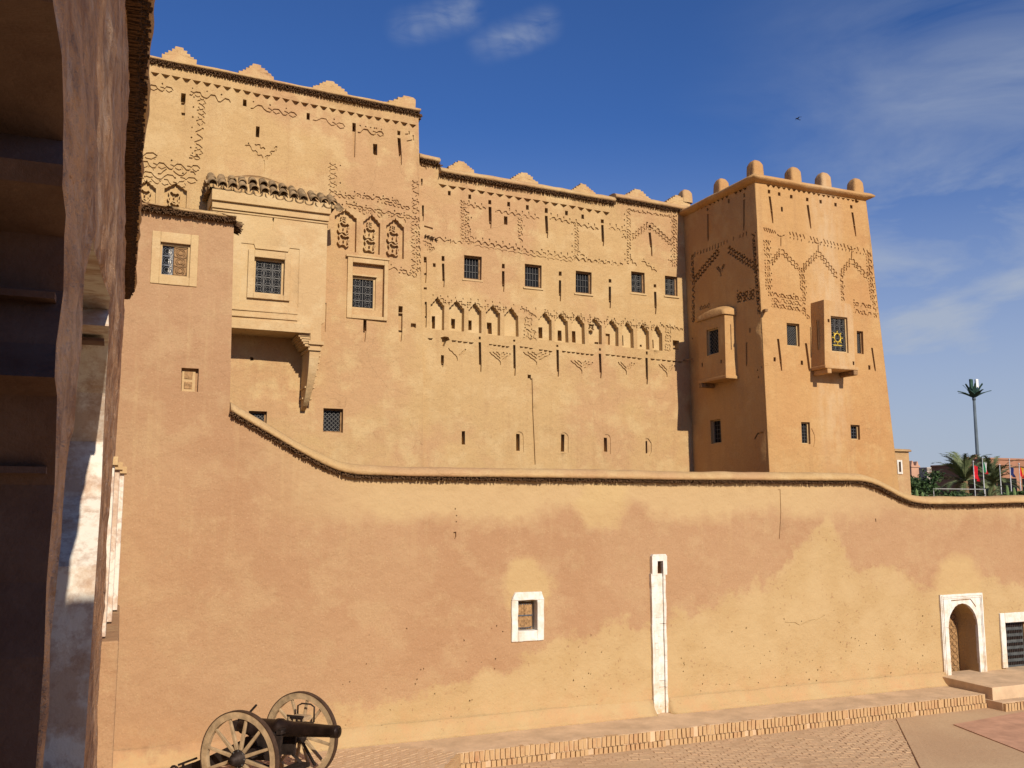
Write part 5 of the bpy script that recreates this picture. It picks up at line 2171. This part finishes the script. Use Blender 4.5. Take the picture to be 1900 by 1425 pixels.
# axle seats with rail, on the far side of the barrel
mb = MB()
mb.box(.02, .34, .36, .66, .93, .96)
for q in range(4):
    mb.bar((.04 + .09 * q, .36, .96), (.04 + .09 * q, .36, 1.10), .014, .014)
mb.tube([(.02, .66, .96), (.02, .66, 1.20), (.10, .66, 1.24), (.27, .66, 1.24), (.34, .66, 1.20), (.34, .66, .96)], .014, 6)
mb.bar((.02, .36, 1.10), (.34, .36, 1.10), .02, .03)
mb.bar((.18, .5, .75), (.18, .5, .93), .05, .05)
st_ = gbuild(mb, 'gunner_seat', 'gun_iron')
mb = MB(); mb.box(.04, .32, .40, .62, 1.02, 1.08); gbuild(mb, 'seat_pad', 'wheel_wood', st_)
mb = MB()
mb.tube([(-.20 + .15 * math.sin(q * math.pi / 8), -.30, .74 + .15 * math.cos(q * math.pi / 8)) for q in range(16)], .012, 6, closed=True)
mb.bar((-.20, -.30, .74), (-.20, -.16, .74), .03, .03)
for q in range(3):
    a = q * math.pi / 3
    mb.bar((-.20 + .14 * math.sin(a), -.30, .74 + .14 * math.cos(a)), (-.20 - .14 * math.sin(a), -.30, .74 - .14 * math.cos(a)), .014, .014)
gbuild(mb, 'elevating_wheel', 'gun_iron')
for sgn in (-1, 1):
    mb = MB()
    mb.bar((.05, sgn * .70, WR - .02), (.62, sgn * .30, .40), .035, .035)
    mb.bar((.0, sgn * .62, WR - .05), (-.75, sgn * .23, .48), .035, .035)
    gbuild(mb, 'stay_rod', 'gun_iron')
mb = MB()
mb.box(.28, .50, -.34, .34, .36, .42)
mb.bar((.38, -.30, .40), (.20, -.20, .60), .04, .04)
mb.bar((.38, .30, .40), (.20, .20, .60), .04, .04)
gbuild(mb, 'brake_beam', 'gun_iron')

# ================================================================== beyond the wall, right
def at(x, y, Yd):
    r = cam_ray(x, y)
    t_ = Yd / r.y
    return Vector((r.x * t_, Yd, CAMZ + r.z * t_))


GZ = 3.6
mb = MB()
mb.hexa([(26, 30, -.5), (140, 30, -.5), (140, 130, -.5), (30, 130, -.5), (28, 32, GZ), (140, 32, GZ), (140, 130, GZ), (32, 130, GZ)])
tag(mb.build('garden_mound', 'garden_soil'), kind='structure')

# low annex just behind the tower
an = thing('kasbah_annex', 'low mud annex behind the tower with one white-edged window', 'building', (25.5, 26.5, 0))
ya_ = 26.0
FX = Face((0, ya_, 0), (1, 0, 0))
r0_ = FX.px(1690, 880)[0]
zt = FX.px(1670, 838)[1]
Q = Wall(FX, [(20, 0), (r0_, 0), (r0_ - .05, zt), (20, zt)], 41)
rX = Q.wquad((1666.5, 857), (1671.5, 876), .10)
Q.build('wall', ['adobe'], an, grid=.5, rough=.02, thick=4)
coping(an, [Vector((20, ya_, zt)), Vector((r0_, ya_, zt))], (0, -1, 0), over=.10, h=.10, seed=71)
window(an, FX, rX, .10, 'bars', 'old_wood', .02, 'iron', 2, 4)
surround(an, FX, (rX[0] - .07, rX[1] - .07, rX[2] + .07, rX[3] + .07), rX, .03, 'whitewash', 'window_surround')


def house(name, label, x0, x1, ytop, Yd, mat, depth, details):
    a, b = at(x0, ytop, Yd), at(x1, ytop, Yd)
    h = thing(name, label, 'house', ((a.x + b.x) / 2, Yd, GZ), 'houses beyond the garden')
    mb = MB()
    mb.box(a.x, b.x, Yd, Yd + depth, GZ - .1, a.z)
    wl_ = mb.build('wall', mat, h, bevel=.04)
    mb = MB()
    mb.box(a.x - .08, b.x + .08, Yd - .08, Yd + .25, a.z + .002, a.z + .16)
    mb.box(a.x - .08, a.x + .25, Yd + .25, Yd + depth, a.z + .002, a.z + .16)
    mb.box(b.x - .25, b.x + .08, Yd + .25, Yd + depth, a.z + .002, a.z + .16)
    mb.build('parapet', mat, h, bevel=.03)
    for d_ in details:
        mb = MB()
        if d_[0] == 'horn':
            p = at(d_[1], ytop, Yd)
            w = d_[2]
            mb.prism([(p.x - w, a.z + .15), (p.x + w, a.z + .15), (p.x + w * .25, a.z + .15 + d_[3]), (p.x - w * .3, a.z + .15 + d_[3] * .9)], Yd - .05, Yd + .4)
            mb.build('corner_horn', mat, h, bevel=.04)
        elif d_[0] == 'band':
            p, q = at(d_[1], d_[2], Yd), at(d_[3], d_[4], Yd)
            mb.box(p.x, q.x, Yd - .06, Yd + .02, q.z, p.z)
            mb.build('string_course', d_[5], h)
        elif d_[0] == 'open':
            p, q = at(d_[1], d_[2], Yd), at(d_[3], d_[4], Yd)
            mb.box(p.x, q.x, Yd - .03, Yd + .05, q.z, p.z)
            mb.build('porch_shade_panel', 'dark_glass', h)  # dark panel on the wall stands in for shade inside the porch
    return h


house('pink_house', 'small salmon pink house with two corner horns behind the shrub', 1691, 1705, 867, 62, 'house_pink', 1.3, [('horn', 1693, .16, .45), ('horn', 1702, .16, .4), ('band', 1692, 893, 1704, 894.5, 'house_brown')])
house('grey_house', 'plain grey-beige house between the pink and the brown houses', 1720, 1733, 870, 68, 'house_grey', 1.3, [('band', 1721, 876, 1732, 877, 'house_brown')])
house('brown_house', 'brown mud house behind the left palm crown', 1793, 1838, 864, 56, 'house_brown', 3.6, [('horn', 1797, .25, .6), ('horn', 1812, .3, .8), ('band', 1794, 868, 1836, 870, 'house_pink')])
house('long_house', 'long terracotta house with dark panels for its porch shade behind the flags', 1838, 2010, 853, 52, 'house_terracotta', 1.6, [('open', 1850, 887, 1888, 925), ('open', 1896, 888, 1990, 925), ('band', 1839, 866, 2005, 868, 'house_brown')])


def palm(name, label, px, ytop, Yd, n, L, seed, trunk_r=.22):
    rg = random.Random(seed)
    c = at(px, ytop, Yd)
    p_ = thing(name, label, 'palm tree', (c.x, Yd, GZ), 'date palms in the garden')
    mb = MB()
    rr = []
    pts = []
    for k in range(14):
        f = k / 13
        pts.append((c.x + .15 * math.sin(f * 2), Yd, GZ - .1 + (c.z - GZ) * f))
        rr.append(trunk_r * (1.15 - .3 * f) * (1.08 if k % 2 else .95))
    mb.tube(pts, rr, 10)
    mb.build('trunk', 'palm_trunk', p_)
    top = Vector(pts[-1])
    mb = MB()
    for i in range(n):
        az = 2 * math.pi * i / n * 2.618 + rg.uniform(-.2, .2)
        lift = rg.uniform(.05, 1.5) if i % 5 else rg.uniform(-.4, .1)
        ln = L * rg.uniform(.75, 1.1)
        d = Vector((math.cos(az), math.sin(az), 0))
        sd = Vector((-d.y, d.x, 0))
        prev = top
        K = 16
        spine = [top]
        for k in range(1, K + 1):
            f = k / K
            ang = lift - 1.15 * f * f * rg.uniform(.85, 1.0)
            prev = prev + (d * math.cos(ang) + Vector((0, 0, math.sin(ang)))) * (ln / K)
            spine.append(prev)
        mb.tube(spine, [.03 * (1 - .8 * k / K) for k in range(K + 1)], 4)
        for k in range(2, K + 1):
            f = k / K
            w = L * .19 * math.sin(math.pi * min(1, .12 + f * .80)) ** .7
            t_ = (spine[k] - spine[k - 1]).normalized()
            for s_ in (-1, 1):
                for q in (0, .5):
                    b0 = spine[k] - t_ * (ln / K * q)
                    tip = b0 + (sd * s_ * .75 + t_ * .8 + Vector((0, 0, .18 - .35 * rg.random()))).normalized() * w * rg.uniform(.8, 1.1)
                    e = t_ * .050
                    mb.add([b0 - e, b0 + e, tip], [(0, 1, 2)])
    mb.build('crown', 'palm_leaf', p_)
    return p_


palm('date_palm', 'bushy date palm left of the red flag', 1788, 890, 44, 44, 2.5, 1)
palm('date_palm', 'bushy date palm under the telecom mast', 1840, 892, 47, 44, 2.5, 2)
palm('date_palm', 'low young palm by the wall below the mast', 1832, 921, 40, 24, 1.3, 3, .16)


def shrub(name, label, px, py, Yd, rx, rz, n, seed, ls=.16):
    rg = random.Random(seed)
    c = at(px, py, Yd)
    s_ = thing(name, label, 'shrub', (c.x, Yd, GZ), 'shrubs along the garden edge')
    mb = MB()
    for k in range(5):
        a = rg.uniform(0, 6.28)
        mb.tube([(c.x + .2 * math.cos(a), Yd + .2 * math.sin(a), GZ - .1), (c.x + rx * .4 * math.cos(a), Yd + rx * .4 * math.sin(a), c.z)], [.05, .015], 5)
    mb.build('stem', 'palm_trunk', s_)
    mb = MB()
    lobes = [(rg.gauss(0, .45), rg.gauss(0, .4), rg.gauss(0, .4), rg.uniform(.35, .6)) for _ in range(16)]
    for k in range(n):
        lx, ly, lz, lr = rg.choice(lobes)
        d = Vector((rg.gauss(0, 1), rg.gauss(0, 1), rg.gauss(0, 1))).normalized() * lr * rg.random() ** .35
        p = Vector((c.x + (lx + d.x) * rx, Yd + (ly + d.y) * rx, max(GZ, c.z + (lz + d.z) * rz)))
        a, b = Vector((rg.gauss(0, 1), rg.gauss(0, 1), rg.gauss(0, 1))).normalized(), Vector((rg.gauss(0, 1), rg.gauss(0, 1), rg.gauss(0, .6))).normalized()
        s0 = ls * rg.uniform(.6, 1.2)
        mb.add([p, p + a * s0 * .4 + b * s0 * .5, p + b * s0, p - a * s0 * .4 + b * s0 * .5], [(0, 1, 2, 3)])
    mb.build('foliage', 'shrub_leaf', s_)


shrub('garden_shrub', 'dense dark green shrub just right of the tower', 1691, 910, 36, .95, .62, 2600, 4)
shrub('garden_shrub', 'dark shrub with taller crown in front of the grey house', 1719, 906, 39, 1.0, .78, 2600, 5)
shrub('garden_shrub', 'low shrub below the thin white rail', 1760, 923, 37, 1.2, .28, 1400, 6)
shrub('garden_shrub', 'low dark shrub at the right edge below the yellow flag', 1893, 922, 37, .7, .35, 1300, 8)
for k, (px, yt, lab) in enumerate(((1688, 910, 'ribbed column cactus nearest the tower'), (1700, 905, 'tallest ribbed column cactus in front of the shrub'), (1711, 911, 'third ribbed column cactus from the tower'), (1868, 898, 'column cactus between two white flagpoles'), (1881, 902, 'slim column cactus right of the blue flag'))):
    p = at(px, yt, 33)
    cc = thing('column_cactus', lab, 'cactus', (p.x, 33, GZ), 'column cacti behind the wall')
    mb = MB()
    vs_, fs = [], []
    n = 20
    lv = [(0, 1), (.5, 1.02), (.85, .95), (.95, .7), (1, .15)]
    for f, s_ in lv:
        for q in range(n):
            a = 2 * math.pi * q / n
            r = .085 * s_ * (1 if q % 2 else .78)
            vs_.append((p.x + r * math.cos(a), 33 + r * math.sin(a), GZ - .05 + (p.z - GZ) * f))
    for i in range(len(lv) - 1):
        for q in range(n):
            l = (q + 1) % n
            fs.append((i * n + q, i * n + l, (i + 1) * n + l, (i + 1) * n + q))
    fs.append(tuple(range((len(lv) - 1) * n, len(lv) * n)))
    mb.add(vs_, fs)
    mb.build('stem', 'cactus', cc)

# thin rail
ra, rb = at(1732, 907, 36.5), at(1828, 908, 36.5)
rl_ = thing('garden_rail', 'thin pale metal rail in front of the palms', 'railing', ((ra.x + rb.x) / 2, 36.5, GZ))
mb = MB(); mb.tube([ra, rb], .024, 8); mb.build('top_rail', 'rail_metal', rl_)
for q in range(2):
    p = ra + (rb - ra) * q
    mb = MB(); mb.tube([(p.x, p.y, GZ - .05), (p.x, p.y, p.z)], .022, 6); mb.build('post', 'rail_metal', rl_)


def flag(px, yt, yb, Yd, w, bands, label, poletop=None):
    top = at(px, poletop or yt, Yd)
    a, b = at(px, yt, Yd), at(px, yb, Yd)
    f = thing('flagpole', label, 'flag', (top.x, Yd, GZ), 'flagpoles behind the wall')
    mb = MB(); mb.tube([(top.x, Yd, GZ - .1), (top.x, Yd, top.z + .15)], [.032, .024], 8); mb.lathe([(0, .0), (.01, .05), (.07, .05), (.09, 0)], (top.x, Yd, top.z + .14), (top.x, Yd, top.z + 2), 8)
    mb.build('pole', 'pole_metal', f)
    if not bands:
        return
    n, m = 12, 9
    H = a.z - b.z
    tot = len(bands)
    fl_ = None
    for bi, mat in enumerate(bands):
        mb = MB()
        vs_, fs = [], []
        for i in range(m + 1):
            u = (bi + i / m) / tot
            for k in range(n + 1):
                v = k / n
                # a cloth hanging in folds from its hoist
                x = top.x + .03 + w * u * (.78 + .22 * v)
                y = Yd - .05 + .09 * math.sin(u * 8 + v * 2.2) * (.4 + u)
                z = a.z - H * (.80 * v + .20 * u)
                vs_.append((x, y, z))
        for i in range(m):
            for k in range(n):
                q = i * (n + 1) + k
                fs.append((q, q + 1, q + n + 2, q + n + 1))
        mb.add(vs_, fs, 0, True)
        o = mb.build('flag_cloth', mat, f)


flag(1806, 862, 894, 40, .30, ['flag_red'], 'flagpole with a plain red flag hanging beside the left palm')
flag(1823, 856, 880, 40, .26, ['flag_green', 'flag_white', 'flag_red'], 'flagpole with a green, white and red flag below the mast')
flag(1855, 868, 900, 42, .4, None, 'bare white flagpole between the tricolour and the dark blue flag')
flag(1873, 866, 886, 40, .28, ['flag_blue'], 'flagpole with a dark blue flag right of the bare pole', 858)
flag(1891, 866, 888, 40, .28, ['flag_red', 'flag_yellow', 'flag_red'], 'flagpole with a red and yellow flag at the right edge')

# telecom mast dressed as a palm
Ym = 78
tp = at(1806, 722, Ym)
mst = thing('telecom_mast', 'tall grey telecom mast disguised as a palm with stubby fronds', 'mast', (tp.x, Ym, GZ))
mb = MB()
mb.tube([(tp.x, Ym, GZ - .1), (tp.x, Ym, tp.z - 1)], [.25, .15], 14)
mb.tube([(tp.x, Ym, tp.z - 1.3), (tp.x, Ym, tp.z - .9)], [.20, .20], 12)
mb.build('trunk', 'mast_paint', mst)
for k in range(3):
    a = 2 * math.pi * k / 3 - .9
    mb = MB()
    x, y = tp.x + .38 * math.cos(a), Ym + .38 * math.sin(a)
    mb.box(x - .20, x + .20, y - .12, y + .12, tp.z - .6, tp.z + 1.15)
    mb.build('antenna_panel', 'antenna_white' if k == 0 else 'plastic_frond', mst, bevel=.05)
rg = random.Random(9)
for k in range(14):
    az = 2 * math.pi * k / 14 + rg.uniform(-.1, .1)
    lift = (.55, 1.22)[k % 2]
    mb = MB()
    d = Vector((math.cos(az), math.sin(az), 0))
    sd = Vector((-d.y, d.x, 0))
    b0 = Vector((tp.x, Ym, tp.z - .9)) + d * .25
    ln = 1.75 if lift < .8 else 1.7
    pv = b0
    last = None
    for q in range(6):
        f = q / 5
        an_ = lift - .35 * f
        nx = pv + (d * math.cos(an_) + Vector((0, 0, math.sin(an_)))) * ln / 6
        w0, w1 = .12 + .17 * math.sin(math.pi * min(1, f + .1)), .10 + .16 * math.sin(math.pi * min(1, (q + 1) / 5 + .1))
        up = Vector((0, 0, .03))
        mb.hexa([pv - sd * w0 - up, pv + sd * w0 - up, pv + sd * w0 + up, pv - sd * w0 + up, nx - sd * w1 * .9 - up, nx + sd * w1 * .9 - up, nx + sd * w1 * .9 + up, nx - sd * w1 * .9 + up])
        pv = nx
    mb.build('frond', 'plastic_frond', mst)

# bird
p = at(1480, 220.5, 34)
k_ = .62
bd = thing('bird', 'small dark bird gliding in the blue sky above the tower', 'bird', p)
mb = MB()
pts = [p + k_ * Vector((-.20, 0, .015)), p + k_ * Vector((-.15, 0, .02)), p + k_ * Vector((-.03, 0, 0)), p + k_ * Vector((.08, .0, -.03)), p + k_ * Vector((.16, 0, -.05))]
mb.tube(pts, [.005, .017, .028, .017, .004], 8)
for sgn in (-1, 1):
    w = [Vector((-.08, 0, .01)), Vector((.05, 0, .0)), Vector((.03, .16 * sgn, .07)), Vector((.10, .36 * sgn, .02)), Vector((-.02, .17 * sgn, .075))]
    q = [p + k_ * v for v in w]
    q2 = [v + Vector((0, 0, .012)) for v in q]
    mb.add(q + q2, [(0, 1, 2, 4), (4, 2, 3), (5, 6, 7, 9), (9, 7, 8), (0, 1, 6, 5), (1, 2, 7, 6), (2, 3, 8, 7), (3, 4, 9, 8), (4, 0, 5, 9)])
q = [Vector((.14, .02, -.05)), Vector((.14, -.02, -.05)), Vector((.25, -.06, -.06)), Vector((.25, .06, -.06))]
mb.add([p + k_ * v for v in q] + [p + k_ * v + Vector((0, 0, .01)) for v in q], [(0, 1, 2, 3), (4, 5, 6, 7), (0, 1, 5, 4), (1, 2, 6, 5), (2, 3, 7, 6), (3, 0, 4, 7)])
mb.build('body', 'bird_black', bd)

for o in list(bpy.data.objects):
    if '_local' in o:
        del o['_local']
